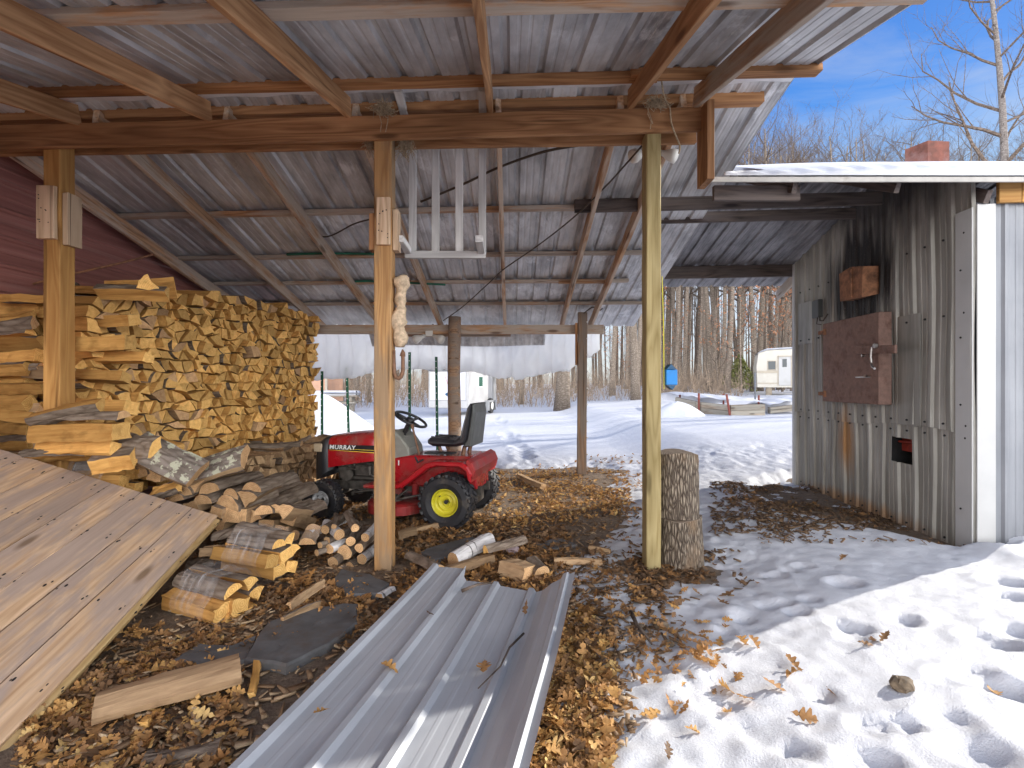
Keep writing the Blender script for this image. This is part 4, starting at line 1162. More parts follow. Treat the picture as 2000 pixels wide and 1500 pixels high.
for i, ((x, y), r, kind) in enumerate(ENDS):
    Y = 4.05+.02*math.sin(i*3)+(0.1 if y > 1015 else 0)
    d = Vector((random.uniform(.10, .30), .93, random.uniform(.02, .12))) if x < 505 else Vector((random.uniform(.0, .12), .93, random.uniform(-.24, -.12) if x < 545 else -.32))
    one_log(at(x, y, Y), d, random.uniform(.42, .50) if x < 505 else .40, r*(1 if x < 505 else .88), kind, 'bark-backed split log, cut end forward, in the low pile behind the wrapped bundles', 'log', 'bark-backed logs of the low pile',
            mats=('gend', 'gsplit', 'bark'), roll=random.uniform(-.35, .35))
# second course behind, seen as bark backs
for (x, y, Y) in ((350, 942, 4.5), (400, 938, 4.55), (440, 940, 4.55), (480, 945, 4.6), (515, 955, 4.6), (545, 968, 4.65), (560, 1000, 4.5),
                  (505, 985, 4.5), (470, 975, 4.5), (425, 965, 4.5), (385, 960, 4.5), (540, 1000, 4.4)):
    d = Vector((random.uniform(.05, .3), .93, random.uniform(-.05, .05)))
    one_log(at(x, y+14, Y), d, .45, random.uniform(.075, .1), 'half', 'bark-backed log of the rear course in the low pile', 'log', 'rear course of the low pile', mats=('gend', 'gsplit', 'bark'), roll=random.uniform(-.3, .3))
# --- thin round logs left of the middle post
for i, (x, y, r, a) in enumerate([(607, 1046, .03, .35), (635, 1036, .034, .1), (652, 1030, .02, -.3), (683, 1056, .036, -.2), (644, 1074, .036, .25), (674, 1078, .058, .1), (651, 1098, .042, .1), (682, 1108, .038, .3),
                                  (664, 1045, .04, -.6), (625, 1064, .025, .5), (618, 1080, .024, .55), (700, 1070, .035, .2), (708, 1092, .04, .15), (662, 1116, .035, .1), (695, 1030, .03, -.5), (640, 1055, .03, .4), (712, 1048, .032, .1)]):
    d = Vector((math.sin(a), math.cos(a), random.uniform(.0, .08)))
    one_log(at(x, y, 3.80+random.uniform(-.05, .07)), d, random.uniform(.34, .45), r, 'round', 'thin round log, end forward, in the small heap left of the amber post', 'log', 'thin round logs left of the amber post',
            mats=('gend', 'gsplit', 'bark' if i % 4 else 'birch'), name='round_log', jit=.004)
# --- shrink-wrapped bundles
def bundle(p, d, L, label, wr=(.06, .36)):
    M = mat_axis(p, d)
    root = bpy.data.objects.new('wrapped_firewood_bundle', None); root.empty_display_size = .1; link(root, None, M); tag(root, label, 'bundle', 'shrink-wrapped firewood bundles')
    k = 0
    for (y, z, r, kd) in ((0, .0, .062, 'quad'), (.115, .01, .062, 'quarter'), (-.115, -.01, .062, 'quad'), (.06, .105, .06, 'quarter'), (-.06, .10, .06, 'half'), (.065, -.095, .058, 'quad'), (-.055, -.10, .06, 'quad')):
        poly, be = poly_of(kd, r); cy = sum(q[0] for q in poly)/len(poly); cz = sum(q[1] for q in poly)/len(poly)
        poly = [(a-cy, b-cz) for a, b in poly]
        V, F, mi = log_mesh('split_log', poly, be, L*random.uniform(.92, 1.05), seg=6, jit=.006)
        mobj('split_log', mesh_np('split_log', V, F, [MW[q] for q in ('fend', 'fsplit', 'bark')], mi), root, M @ Matrix.Translation((random.uniform(-.02, .02), y, z)) @ Matrix.Rotation(random.uniform(-.4, .4), 4, 'X'))
    n = 30; V = []; F = []; sg = 10
    for i in range(sg+1):
        x = -wr[0]-(wr[1]-wr[0])*i/sg
        for j in range(n):
            a = 2*math.pi*j/n; rr = .178+.012*math.cos(a*6)+.006*random.random()
            V.append((x+.01*math.sin(a*3), rr*math.cos(a), rr*math.sin(a)*.97))
    for i in range(sg):
        for j in range(n): a, b = i*n+j, i*n+(j+1) % n; F.append((a, b, b+n, a+n))
    mobj('plastic_wrap', mesh_np('plastic_wrap', V, F, [MW['wrap']], None, True), root, M)
bundle(at(556, 1085, 3.52), (-.93, .33, .03), .46, 'plastic wrapped firewood bundle, the upper one behind the other at the panel edge')
bundle(at(470, 1178, 3.02), (-.90, .42, .02), .46, 'plastic wrapped firewood bundle lying lowest, at the plank panel edge nearest the viewer')
bundle(at(258, 932, 3.98), (-.98, -.05, .05), .42, 'plastic wrapped firewood bundle sticking out above the upper edge of the plank panel', wr=(.1, .40))
one_log(at(602, 1062, 3.7), (-.2, .9, .25), .2, .06, 'half', 'short upright chunk in torn plastic beside the upper wrapped bundle', mats=('gend', 'gsplit', 'wrap'), name='wood_chunk')

# --- loose wood on the ground
def loose(a, b, r, kind, lab, cat='log', mats=('gend', 'gsplit', 'bark'), roll=0, name='split_log', za=.06, zb_=.06):
    pa = gnd(*a, za); pb = gnd(*b, zb_); d = pa-pb
    return one_log(pb, d, d.length, r, kind, lab, cat, mats=mats, roll=roll, name=name)
loose((884, 1092), (958, 1058), .062, 'round', 'white birch log lying among leaves beyond the metal sheet', mats=('gend', 'gsplit', 'birch'), name='birch_log', za=.08, zb_=.10)
loose((946, 1082), (1020, 1060), .05, 'wedge', 'yellowish split log right of the white birch log', mats=('fend', 'fsplit', 'bark'), roll=.6, za=.09, zb_=.10)
loose((798, 1085), (858, 1118), .05, 'half', 'grey barked log slanting between the amber post and the metal sheet', za=.05, zb_=.05)
loose((870, 1118), (962, 1088), .04, 'quad', 'split log half buried in leaves in front of the white birch log', mats=('fend', 'gsplit', 'bark'), za=.03, zb_=.05)
loose((985, 1108), (1032, 1122), .075, 'quad', 'weathered chunk of wood above the top edge of the metal sheet', mats=('gend', 'gsplit', 'gsplit'), name='wood_chunk', za=.05, zb_=.05)
loose((1036, 1100), (1060, 1118), .06, 'half', 'dark half round chunk right of the weathered chunk', name='wood_chunk', za=.06, zb_=.06)
loose((1082, 1098), (1176, 1098), .03, 'quad', 'grey board end lying on the snow edge left of the treated post', 'board', mats=('gend', 'gsplit', 'gsplit'), name='board', za=.03, zb_=.03)
loose((776, 1048), (812, 1044), .07, 'slab', 'flat grey slab of wood right of the amber post', 'board', mats=('gend', 'gsplit', 'gsplit'), name='wood_slab', za=.04, zb_=.04)
loose((800, 1040), (866, 1026), .035, 'quad', 'brown board in the leaves in front of the yellow wheel', 'board', mats=('gend', 'gsplit', 'gsplit'), name='board', za=.03, zb_=.03)
loose((1012, 928), (1062, 950), .045, 'quad', 'grey board lying on the sunlit leaves behind the mower', 'board', mats=('gend', 'gsplit', 'gsplit'), name='board', za=.08, zb_=.06)
loose((1150, 1072), (1192, 1076), .025, 'quad', 'short brown stick of wood by the snow edge', 'board', mats=('gend', 'gsplit', 'gsplit'), name='board', za=.03, zb_=.03)
loose((625, 1190), (555, 1220), .03, 'wedge', 'splintered grey sliver between the bundles and the flagstone', mats=('gend', 'gsplit', 'bark'), name='wood_sliver', za=.03, zb_=.03)
loose((635, 1150), (572, 1192), .035, 'wedge', 'forked pale splinter beside the large flagstone', mats=('gend', 'gsplit', 'gsplit'), name='wood_sliver', za=.04, zb_=.03, roll=.8)
loose((770, 1152), (738, 1170), .03, 'half', 'pale birch bark scrap at the left edge of the metal sheet', mats=('gend', 'gsplit', 'birch'), name='birch_scrap', za=.03, zb_=.03)
loose((184, 1392), (468, 1315), .075, 'slab', 'long weathered grey slab lying in front of the plank panel', 'board', mats=('gend', 'gsplit', 'gsplit'), name='wood_slab', za=.04, zb_=.05, roll=.15)
loose((496, 1352), (498, 1292), .016, 'quad', 'short pale stick right of the long grey slab', 'stick', mats=('fend', 'fsplit', 'fsplit'), name='stick', za=.02, zb_=.02)
loose((280, 1420), (312, 1385), .02, 'quad', 'small pale stick at the bottom below the grey slab', 'stick', mats=('fend', 'fsplit', 'fsplit'), name='stick', za=.02, zb_=.02)
loose((280, 1490), (430, 1462), .04, 'slab', 'grey strip of bark nearest the viewer', 'bark strip', mats=('gend', 'gsplit', 'bark'), name='bark_strip', za=.02, zb_=.02)

# --- chopping block: two rounds one on the other
def round_block(cx, cy, z0, z1, r0, r1, lab, seed):
    rg = random.Random(seed); n = 40; V = []; F = []; mi = []; sg = 8
    ph = [rg.uniform(0, 6) for _ in range(4)]
    for i in range(sg+1):
        t = i/sg; r = r0+(r1-r0)*t
        for k in range(n):
            a = 2*math.pi*k/n
            rr = r*(1+.035*math.sin(3*a+ph[0])+.02*math.sin(7*a+ph[1]+t)+rg.uniform(-.022, .022))
            V.append((rr*math.cos(a), rr*math.sin(a), (z1-z0)*t+(.012*math.sin(a*2+ph[2]) if i == sg else 0)))
    for i in range(sg):
        for k in range(n): a, b = i*n+k, i*n+(k+1) % n; F.append((a, b, b+n, a+n)); mi.append(1)
    F.append(tuple(reversed(range(n)))); mi.append(0); F.append(tuple(range(sg*n, sg*n+n))); mi.append(0)
    o = mobj('chopping_block', mesh_np('chopping_block', V, F, [MW['gend2'], MW['bark_v']], mi), None, Matrix.Translation((cx, cy, z0)))
    return tag(o, lab, 'chopping block', 'stacked wood rounds by the treated post')
def vbark():
    m, nt, b = newmat('upright_furrowed_bark')
    vo = nd(nt, 'ShaderNodeTexVoronoi', Scale=1.0, feature='DISTANCE_TO_EDGE'); lk(nt, coords(nt, (55, 55, 11)), vo.inputs['Vector'])
    n = noise(nt, coords(nt, (48, 48, 9)), 1, 6, .7); n2 = noise(nt, coords(nt, (4, 4, 3)), 1, 4)
    f = math_(nt, 'ADD', math_(nt, 'MULTIPLY', ramp(nt, vo.outputs['Distance'], [(0.0, 0.0), (.3, 1.0)]), .5), math_(nt, 'MULTIPLY', n, .55))
    c = ramp(nt, f, [(.22, (.045, .032, .025)), (.45, (.15, .115, .085)), (.85, (.36, .30, .23))])
    c = mix(nt, ramp(nt, n2, [(.55, 0.0), (.68, .7)]), c, (.30, .20, .12))
    lk(nt, c, b.inputs['Base Color']); b.inputs['Roughness'].default_value = .95; bump(nt, b, f, 1.0, .03); return m
MW['bark_v'] = vbark()
def topgrain():
    m, nt, b = newmat('sawn_round_top')
    v = coords(nt, (1, 1, 1), False); sx = nd(nt, 'ShaderNodeSeparateXYZ'); lk(nt, v, sx.inputs[0])
    r2 = math_(nt, 'SQRT', math_(nt, 'ADD', math_(nt, 'MULTIPLY', sx.outputs[0], sx.outputs[0]), math_(nt, 'MULTIPLY', sx.outputs[1], sx.outputs[1])))
    n = noise(nt, coords(nt, (20, 20, 20)), 1, 5, .7)
    f = math_(nt, 'ADD', math_(nt, 'MULTIPLY', math_(nt, 'PINGPONG', math_(nt, 'MULTIPLY', r2, 120.0), 1.0), .35), math_(nt, 'MULTIPLY', n, .6))
    lk(nt, ramp(nt, f, [(.25, (.14, .10, .075)), (.7, (.40, .32, .24))]), b.inputs['Base Color']); b.inputs['Roughness'].default_value = .9; bump(nt, b, f, .4, .01); return m
MW['gend2'] = topgrain()
round_block(1.283, 3.92, -.02, .36, .178, .158, 'lower weathered wood round with a pale split patch in its bark', 4)
round_block(1.265, 3.925, .365, .845, .155, .150, 'upper dark barked wood round standing on the other', 5)
# ------------------------------------------------------------------ plank panel leaning on the heap
A = Vector((-2.215, 3.84, .36)); B = Vector((-1.94, 2.06, .03)); Cc = Vector((-3.54, 3.54, .897))
ex = (B-A).normalized(); n_ = ex.cross(Cc-A).normalized()
if n_.z < 0: n_ = -n_
ey = n_.cross(ex)
if ey.dot(Cc-A) < 0: ey = -ey
MP = Matrix((ex, ey, ex.cross(ey))).transposed().to_4x4(); MP.translation = A
UPS = 1 if (ex.cross(ey)).z > 0 else -1
panel = bpy.data.objects.new('plank_panel', None); panel.empty_display_size = .2; link(panel, None, Matrix.Translation(B))
tag(panel, 'big panel of nailed pine planks leaning on the woodpile', 'panel')
y = 0.0; k = 0
while y < 2.0:
    w = random.choice([.185, .19, .175, .2]); me = beam_mesh('plank', 2.85, w-.0035, .022, MW['plank'], .0012, .003)
    mobj('plank', me, panel, MP @ Matrix.Translation((1.42, y+w/2, UPS*(.011+random.uniform(0, .001)))))
    mb = MB()
    for cx in (.10, .14, .62, .66, 1.16, 1.2, 1.72, 1.76, 2.3):
        for sy in (.03, w-.03):
            q = Vector((cx+random.uniform(-.015, .015), y+sy+random.uniform(-.008, .008), UPS*.0235))
            V = [q+Vector((random.uniform(.008, .016)*math.cos(a), .006*math.sin(a), UPS*.0006)) for a in np.linspace(0, 5.5, 8)]
            mb.add(V if UPS > 0 else V[::-1], [tuple(range(8))])
    y += w; k += 1
mobj('edge_batten', beam_mesh('edge_batten', 2.85, .038, .040, MW['edge'], .002, .003), panel, MP @ Matrix.Translation((1.42, -.006, -UPS*.022)))
mobj('end_batten', beam_mesh('end_batten', 1.9, .06, .03, MW['plank'], .002, .003), panel, MP @ Matrix.Translation((.05, 1.0, -UPS*.018)) @ Matrix.Rotation(R(90), 4, 'Z'))
# nail holes are dark flecks in one thin mesh per panel
mb = MB(); y = .0
for j in range(10):
    yy = .19*j
    for cx in (.10, .135, .60, .64, 1.12, 1.16, 1.68, 1.72, 2.2):
        for sy in (-.03, .035):
            q = Vector((cx+random.uniform(-.025, .025), yy+sy+random.uniform(-.012, .012), UPS*.0246)); s = random.uniform(.004, .010)
            V = [q+Vector((s*1.5*math.cos(a), s*.55*math.sin(a), 0)) for a in np.linspace(0, 5.5, 8)]
            mb.add(V if UPS > 0 else V[::-1], [tuple(range(8))])
mb.build('nail_holes', MW['black'], panel, MP)['kind'] = 'stuff'

# ------------------------------------------------------------------ loose roofing sheet on the ground
a0 = Vector((-.515, 3.42, .10)); a1 = Vector((-.83, 1.88, .14))
lx = (a1-a0); LL = lx.length; lx.normalize(); wx = Vector((.925, -.375, -.02)); wx = (wx-lx*wx.dot(lx)).normalized(); nz = wx.cross(lx)
if nz.z < 0: nz = -nz
def sheetpt(w, h, t):
    """w across, h above, t along from the far end"""
    bend = 0.0; ww = w
    if w > .70:
        s = w-.70; ang = min(1.0, s/.10)*R(34); ww = .70+s*math.cos(ang*.9); bend = s*math.sin(ang)*.9
    start = 0.0 if w < .24 else .13+.07*smooth(np.array([(w-.24)/.5]))[()][0]-.22*max(0, w-.80)
    p = a0+lx*(start+(LL+.5-start)*t)+wx*ww+nz*(h+bend+.012*math.sin(t*5+w*3)+(.02*(1-t)**6 if w > .24 else .05*(1-t)**5))
    return p
mb = MB(); prof = rib_profile(-.03, .98, pitch=.2286, h=.022, off=-.03, mk=.05)
rows = list(np.linspace(0, 1, 22)); n = len(prof)
V = [sheetpt(w, h, t) for t in rows for (w, h) in prof]; F = []
for j in range(len(rows)-1):
    for i in range(n-1): a = j*n+i; F.append((a, a+n, a+n+1, a+1))
Lc = [Matrix((lx, wx, nz)).transposed().to_4x4()]; ML = Lc[0]; ML.translation = a0
inv = ML.inverted(); mb.add([inv @ v for v in V], F)
sh = mb.build('roofing_sheet', MW['loose'], None, ML)
tag(sh, 'loose galvanised roofing sheet with one edge bent up, lying on the ground', 'metal sheet')

# ------------------------------------------------------------------ flagstones
def flag(pts, lab, z=.045, th=.05):
    P = [gnd(x, y, z) for x, y in pts]; c = sum(P, Vector())/len(P); n = len(P)
    pts2 = []
    for i in range(n):
        p, q = P[i], P[(i+1) % n]
        for t in (0, .33, .66):
            pts2.append(p.lerp(q, t)+Vector((random.uniform(-.012, .012), random.uniform(-.012, .012), random.uniform(-.004, .004)))-c)
    m = len(pts2); V = [(v.x*.97, v.y*.97, v.z) for v in pts2]+[(v.x, v.y, v.z-.012) for v in pts2]+[(v.x, v.y, v.z-th) for v in pts2]+[(0, 0, .004)]
    F = []
    for i in range(m):
        j = (i+1) % m; F += [(i, j, 3*m), (i+m, j+m, j, i), (i+2*m, j+2*m, j+m, i+m)]
    s = sum((pts2[i].x*pts2[(i+1) % m].y-pts2[(i+1) % m].x*pts2[i].y) for i in range(m))
    if s < 0: F = [tuple(reversed(f)) for f in F]
    o = mobj('flagstone', mesh_np('flagstone', V, F, [MW['slate']]), None, Matrix.Translation(c)); tag(o, lab, 'flagstone')
flag([(475, 1282), (520, 1215), (610, 1182), (702, 1178), (700, 1215), (640, 1258), (560, 1298)], 'large dark flagstone left of the metal sheet')
flag([(652, 1128), (665, 1110), (720, 1122), (762, 1140), (740, 1158), (680, 1160)], 'dark flagstone at the foot of the amber post')
flag([(345, 1285), (385, 1258), (470, 1262), (500, 1240), (480, 1290), (400, 1300)], 'dusty flagstone half under leaves at the panel edge', .035)
flag([(818, 1078), (870, 1060), (940, 1042), (960, 1050), (900, 1078), (850, 1092)], 'dark flagstone behind the white birch log', .04)
flag([(1040, 1060), (1100, 1050), (1125, 1062), (1080, 1072)], 'grey flagstone left of the treated post in the litter', .03)
# ------------------------------------------------------------------ white rack hooked over the beam
rack = empty('white_rack', (-.53, 4.15, 2.42), 'white wooden slatted rack hanging from the doubled beam', 'rack')
for px in (806, 851, 897, 942):
    X = (px-1000)/1000*4.15
    block('slat', X-.031, X+.031, 4.13, 4.158, 2.445, 3.36, MW['whitewash'], rack)
timber('rail', (-.862, 4.143, 2.415), (-.212, 4.143, 2.415), .045, .06, MW['whitewash'], rack)
timber('rail', (-.862, 4.143, 3.385), (-.212, 4.143, 3.385), .045, .05, MW['whitewash'], rack)
for X in (-.838, -.245):
    timber('foot', (X, 4.12, 2.44), (X, 3.82, 2.455), .055, .05, MW['whitewash'], rack)
    timber('arm', (X+.02, 4.12, 3.40), (X+.04, 3.56, 3.425), .055, .045, MW['whitewash'], rack)

# ------------------------------------------------------------------ hook, cloth, lamps, box, nests, cables
mb = MB(); Yh = 3.80
mb.tube([at(769, 684, Yh), at(769, 715, Yh), at(770, 729, Yh), at(774, 737, Yh), at(779, 739, Yh), at(784, 735, Yh), at(787, 724, Yh), at(787, 700, Yh), at(786, 690, Yh)], [.013, .016, .016, .016, .016, .016, .015, .014, .014], 10)
mb.tube([at(786, 696, Yh), at(787, 688, Yh), at(786, 682, Yh)], [.022, .016, .003], 8)
tag(mb.build('iron_hook', MW['hook'], None, None, True), 'rusty iron hook fixed to the side of the amber post', 'hook')
mb = MB(); pts = []; rad = []
for i in range(30):
    t = i/29; y = 542+136*t; pts.append(at(781+3*math.sin(t*7)+2*math.sin(t*17), y, 3.83))
    rad.append(.042+.012*math.sin(t*9+1)+.01*math.sin(t*23)+(.018 if .42 < t < .72 else 0))
V, F = tube_geo(pts, rad, 20)
V = [v+Vector((random.uniform(-1, 1), random.uniform(-1, 1), 0))*.006 for v in V]
mb.add(V, F); tag(mb.build('cloth_bundle', MW['burlap'], None, None, True), 'lumpy pale cloth bundle fastened above the rusty hook', 'cloth')
def lamp(p, lab, s=1.0, d=(1, .2, -.25)):
    r = empty('flood_lamp', p, lab, 'lamp'); p = Vector(p)
    mb = MB(); mb.box(p.x-.045*s, p.x+.045*s, p.y-.02, p.y+.02, p.z+.02*s, p.z+.09*s, 0, c=.008); mb.build('mount', MW['whiteplastic'], r)
    for sx in (-1, 1):
        q = p+Vector((sx*.05*s, 0, .03*s)); dd = Vector((sx*.8, -.35, -.4)).normalized()
        mb = MB(); mb.tube([q, q+dd*.05*s, q+dd*.075*s, q+dd*.12*s, q+dd*.15*s, q+dd*.16*s], [.018*s, .025*s, .04*s, .055*s, .054*s, .03*s], 16)
        mb.build('bulb', MW['whiteplastic'], r, None, True)
lamp(at(838, 660, 7.9), 'twin white flood lamp under the back beam', 1.25)
lamp(at(1274, 304, 4.15), 'twin white flood lamp behind the top of the treated post', 1.0)
bx = empty('blue_box', at(1309, 736, 3.84), 'small blue wooden box fixed to the side of the treated post', 'box')
mb = MB(); q0 = at(1298, 752, 3.84); q1 = at(1320, 722, 3.84)
mb.box(q0.x, q1.x, 3.80, 3.88, q0.z, q1.z, 0, c=.004); mb.build('body', MW['blue'], bx)
mb = MB(); V = [(q0.x, y, q1.z+.002) for y in (3.79, 3.89)]+[(q1.x-.01, y, q1.z+.002) for y in (3.79, 3.89)]+[(q0.x+.035, y, q1.z+.04) for y in (3.79, 3.89)]
mb.add(V, [(0, 2, 4), (1, 5, 3), (0, 4, 5, 1), (2, 3, 5, 4), (0, 1, 3, 2)])
V = [(q0.x+.005, y, q0.z-.002) for y in (3.79, 3.87)]+[(q1.x-.015, y, q0.z-.002) for y in (3.79, 3.87)]+[(q0.x+.045, y, q0.z-.035) for y in (3.79, 3.87)]
mb.add(V, [(0, 4, 2), (1, 3, 5), (0, 1, 5, 4), (2, 4, 5, 3), (0, 2, 3, 1)])
mb.build('gable', MW['darkblue'], bx)
mb = MB(); mb.tube([at(1293, 540, 3.83), at(1296, 640, 3.83), at(1297, 760, 3.83)], .004, 6); yc = mb.build('yellow_strap', MW['yellow'], None)
tag(yc, 'thin yellow strap hanging down the side of the treated post', 'strap')

def nest(c, rx, rz, k, lab, hang=0):
    mb = MB(); c = Vector(c)
    for i in range(k):
        a = random.uniform(0, 6.28); p = c+Vector((random.gauss(0, .4)*rx, random.gauss(0, .35)*rx*.7, random.gauss(0, .35)*rz))
        q = Vector((math.cos(a), math.sin(a)*.7, random.uniform(-.6, .5)))
        pts = [p+q*(t-.5)*random.uniform(.06, .12)+Vector((0, 0, -hang*t*t*.10*random.random()+.02*math.sin(t*5+a))) for t in (0, .3, .6, 1)]
        mb.tube(pts, random.uniform(.0012, .0028), 4, 0, False)
    return tag(mb.build('bird_nest', MW['straw']), lab, 'nest')
nest(at(748, 214, 3.70), .085, .045, 120, 'straw bird nest on the beam above the amber post')
nest(at(792, 278, 3.83), .05, .09, 90, 'straw bird nest hanging under the beam right of the amber post', 1)
nest(at(722, 276, 3.83), .035, .05, 45, 'small straw bird nest under the beam left of the amber post', 1)
nest(at(1282, 202, 3.70), .08, .04, 110, 'straw bird nest on the beam above the treated post')
mb = MB()
for (pp) in ([(1268, 205), (1265, 222), (1272, 238), (1270, 252)], [(1262, 206), (1270, 226), (1275, 242)], [(740, 222), (745, 240), (743, 258)], [(758, 222), (757, 238), (753, 258)]): mb.tube([at(x, y, 3.69) for x, y in pp], .0028, 5)
tag(mb.build('hanging_straws', MW['straw']), 'loose straws hanging down the face of the doubled beam', 'straw', kind='stuff')
def cable(pts, r, m, lab, name='cable', cat='cable'):
    P = [at(*p) for p in pts]; out = []
    for i in range(len(P)-1):
        p0, p1, p2, p3 = P[max(i-1, 0)], P[i], P[i+1], P[min(i+2, len(P)-1)]
        for k in range(6):
            t = k/6; out.append(.5*((2*p1)+(p2-p0)*t+(2*p0-5*p1+4*p2-p3)*t*t+(3*p1-p0-3*p2+p3)*t**3))
    out.append(P[-1]); mb = MB(); mb.tube(out, r, 6); return tag(mb.build(name, m, None, None, True), lab, cat)
cable([(1254, 285, 4.0), (1225, 318, 4.15), (1185, 362, 4.6), (1120, 425, 5.1), (1050, 480, 5.7), (985, 525, 6.1), (958, 550, 6.6), (905, 598, 7.1), (866, 626, 7.7)], .008, MW['cable'], 'long brown cable running slantwise under the back roof slope')
cable([(1135, 283, 4.05), (1060, 297, 4.2), (972, 328, 4.55), (900, 362, 4.8), (822, 394, 5.05)], .012, MW['cable'], 'thick brown cable sagging behind the white rack')
cable([(724, 428, 5.1), (690, 438, 5.3), (640, 462, 5.6), (590, 458, 5.8), (540, 480, 6.0), (495, 486, 6.1), (430, 530, 6.6)], .009, MW['cable'], 'brown cable strung between rafters left of the amber post')
cable([(1290, 130, 3.55), (1293, 165, 3.55), (1300, 196, 3.66), (1308, 210, 3.69), (1311, 240, 3.69), (1322, 270, 3.69), (1328, 286, 3.69), (1326, 300, 3.69)], .006, MW['straw'], 'thin pale wire dangling over the beam by the treated post', 'wire', 'wire')
cable([(560, 497, 6.05), (640, 495, 6.05), (735, 496, 6.05)], .014, MW['greencable'], 'green cord lying along a purlin left of the amber post', 'cord', 'cord')
cable([(680, 551, 6.78), (720, 549, 6.78), (790, 552, 6.78), (870, 556, 6.78)], .014, MW['greencable'], 'green cord lying along the lower purlin behind the amber post', 'cord', 'cord')
cable([(-40, 590, 4.5), (60, 556, 4.45), (160, 531, 4.5), (230, 515, 4.7), (300, 497, 4.95)], .011, MW['rust_orange'], 'rusty orange rod slanting up from the woodpile to a rafter', 'rusty_rod', 'rod')
cable([(1140, 612, 7.7), (1158, 600, 7.75), (1172, 606, 7.8), (1180, 596, 7.8)], .009, MW['cable'], 'short dark wire looping off the right back post', 'wire', 'wire')

# ------------------------------------------------------------------ green fence posts behind the mower
for (x0, y0, x1, y1, Y, lab) in ((629, 725, 629, 862, 8.6, 'leftmost green steel fence post by the firewood stack'), (677, 715, 683, 852, 8.9, 'green steel fence post second from the firewood stack'),
                                 (800, 688, 800, 852, 8.3, 'tallest green steel fence post beside the amber post'), (852, 697, 855, 850, 8.5, 'green steel fence post left of the round back post')):
    p0 = at(x1, y1, Y); p0.z = base_h(np.array([p0.x]), np.array([p0.y]))[0]-.1; p1 = at(x0, y0, Y)
    r = empty('fence_post', p0, lab, 'fence post', 'green steel fence posts'); M, L = frame(p0, p1, (0, -1, 0))
    mb = MB(); mb.box(-L/2, L/2, -.022, .022, -.003, .003); mb.box(-L/2, L/2, -.004, .004, .0035, .03); mb.build('post', MW['green'], r, M)
    mb = MB()
    for k in np.arange(-L/2+.06, L/2-.03, .105): mb.tube([(k, 0, .0295), (k, 0, .036)], .009, 8)
    mb.build('stud', MW['stud'], r, M)['kind'] = 'stuff'
# ------------------------------------------------------------------ red riding mower (local: x forward, y to its left = towards the viewer)
mow = empty('riding_mower', (-.515, 5.31, -.01), 'red riding lawn mower with black seat and one yellow rear wheel', 'mower', None, R(166.7))
MM = WM[mow.name]
def mp_(name, mb, m, par=mow, sm=False): return mb.build(name, m, par, MM, sm)
def wheel(x, y, r, w, rim_r, rimm, side, lugs, name):
    wr = bpy.data.objects.new(name, None); wr.empty_display_size = .1; link(wr, mow, MM @ Matrix.Translation((x, y, r)))
    Mw = WM[wr.name]
    pr = [(rim_r, -w*.36), (rim_r+.012, -w*.43), (r*.70, -w*.50), (r*.88, -w*.485), (r*.955, -w*.40), (r*.985, -w*.22), (r*.99, 0), (r*.985, w*.22), (r*.955, w*.40), (r*.88, w*.485), (r*.70, w*.50), (rim_r+.012, w*.43), (rim_r, w*.36)]
    V, F = lathe(pr, 56); mb = MB(); mb.add(V, F)
    for k in range(lugs):
        a = 2*math.pi*k/lugs
        for s in (-1, 1):
            aa = a+(math.pi/lugs if s > 0 else 0)
            M = Matrix.Rotation(-aa, 4, 'Y') @ Matrix.Translation((r*.972, s*w*.27, 0)) @ Matrix.Rotation(s*R(28), 4, 'X')
            mb.box(-.012, .012, -w*.20, w*.20, -r*math.pi/lugs*.42, r*math.pi/lugs*.42, 0, M)
            M2 = Matrix.Rotation(-aa, 4, 'Y') @ Matrix.Translation((r*.93, s*w*.455, 0)) @ Matrix.Rotation(s*R(-50), 4, 'Z')
            mb.box(-.010, .012, -w*.07, w*.07, -r*math.pi/lugs*.40, r*math.pi/lugs*.40, 0, M2)
    mb.build('tyre', MW['tyre'], wr, Mw)
    s = side
    pr = [(0.0, s*w*.10), (rim_r*.22, s*w*.10), (rim_r*.24, s*w*.16), (rim_r*.30, s*w*.17), (rim_r*.34, s*w*.10), (rim_r*.50, s*w*.06), (rim_r*.54, s*w*.20), (rim_r*.60, s*w*.22), (rim_r*.66, s*w*.17), (rim_r*.84, s*w*.14), (rim_r*.90, s*w*.30), (rim_r*.97, s*w*.40), (rim_r*1.03, s*w*.42), (rim_r*1.03, s*w*.36), (rim_r*.99, 0), (rim_r*.99, -s*w*.36)]
    V, F = lathe(pr, 40); 
    if s < 0: F = [tuple(reversed(f)) for f in F]
    mb = MB(); mb.add(V, F); rim = mb.build('rim', rimm, wr, Mw, True)
    mb = MB(); mb.tube([(0, s*w*.08, 0), (0, s*w*.24, 0)], rim_r*.15, 14)
    mb.build('hub_cap', MW['mblack'], rim, Mw)
    mb = MB(); mb.tube([(rim_r*.45, s*w*.1, rim_r*.42), (rim_r*.47, s*w*.3, rim_r*.42)], .006, 6); mb.build('valve', MW['mblack'], rim, Mw)
wheel(0, .43, .262, .215, .128, MW['yellow'], 1, 22, 'rear_wheel'); wheel(0, -.43, .262, .215, .128, MW['reddull'], -1, 22, 'rear_wheel')
wheel(1.37, .375, .197, .155, .092, MW['silver'], 1, 30, 'front_wheel'); wheel(1.37, -.375, .197, .155, .092, MW['silver'], -1, 30, 'front_wheel')
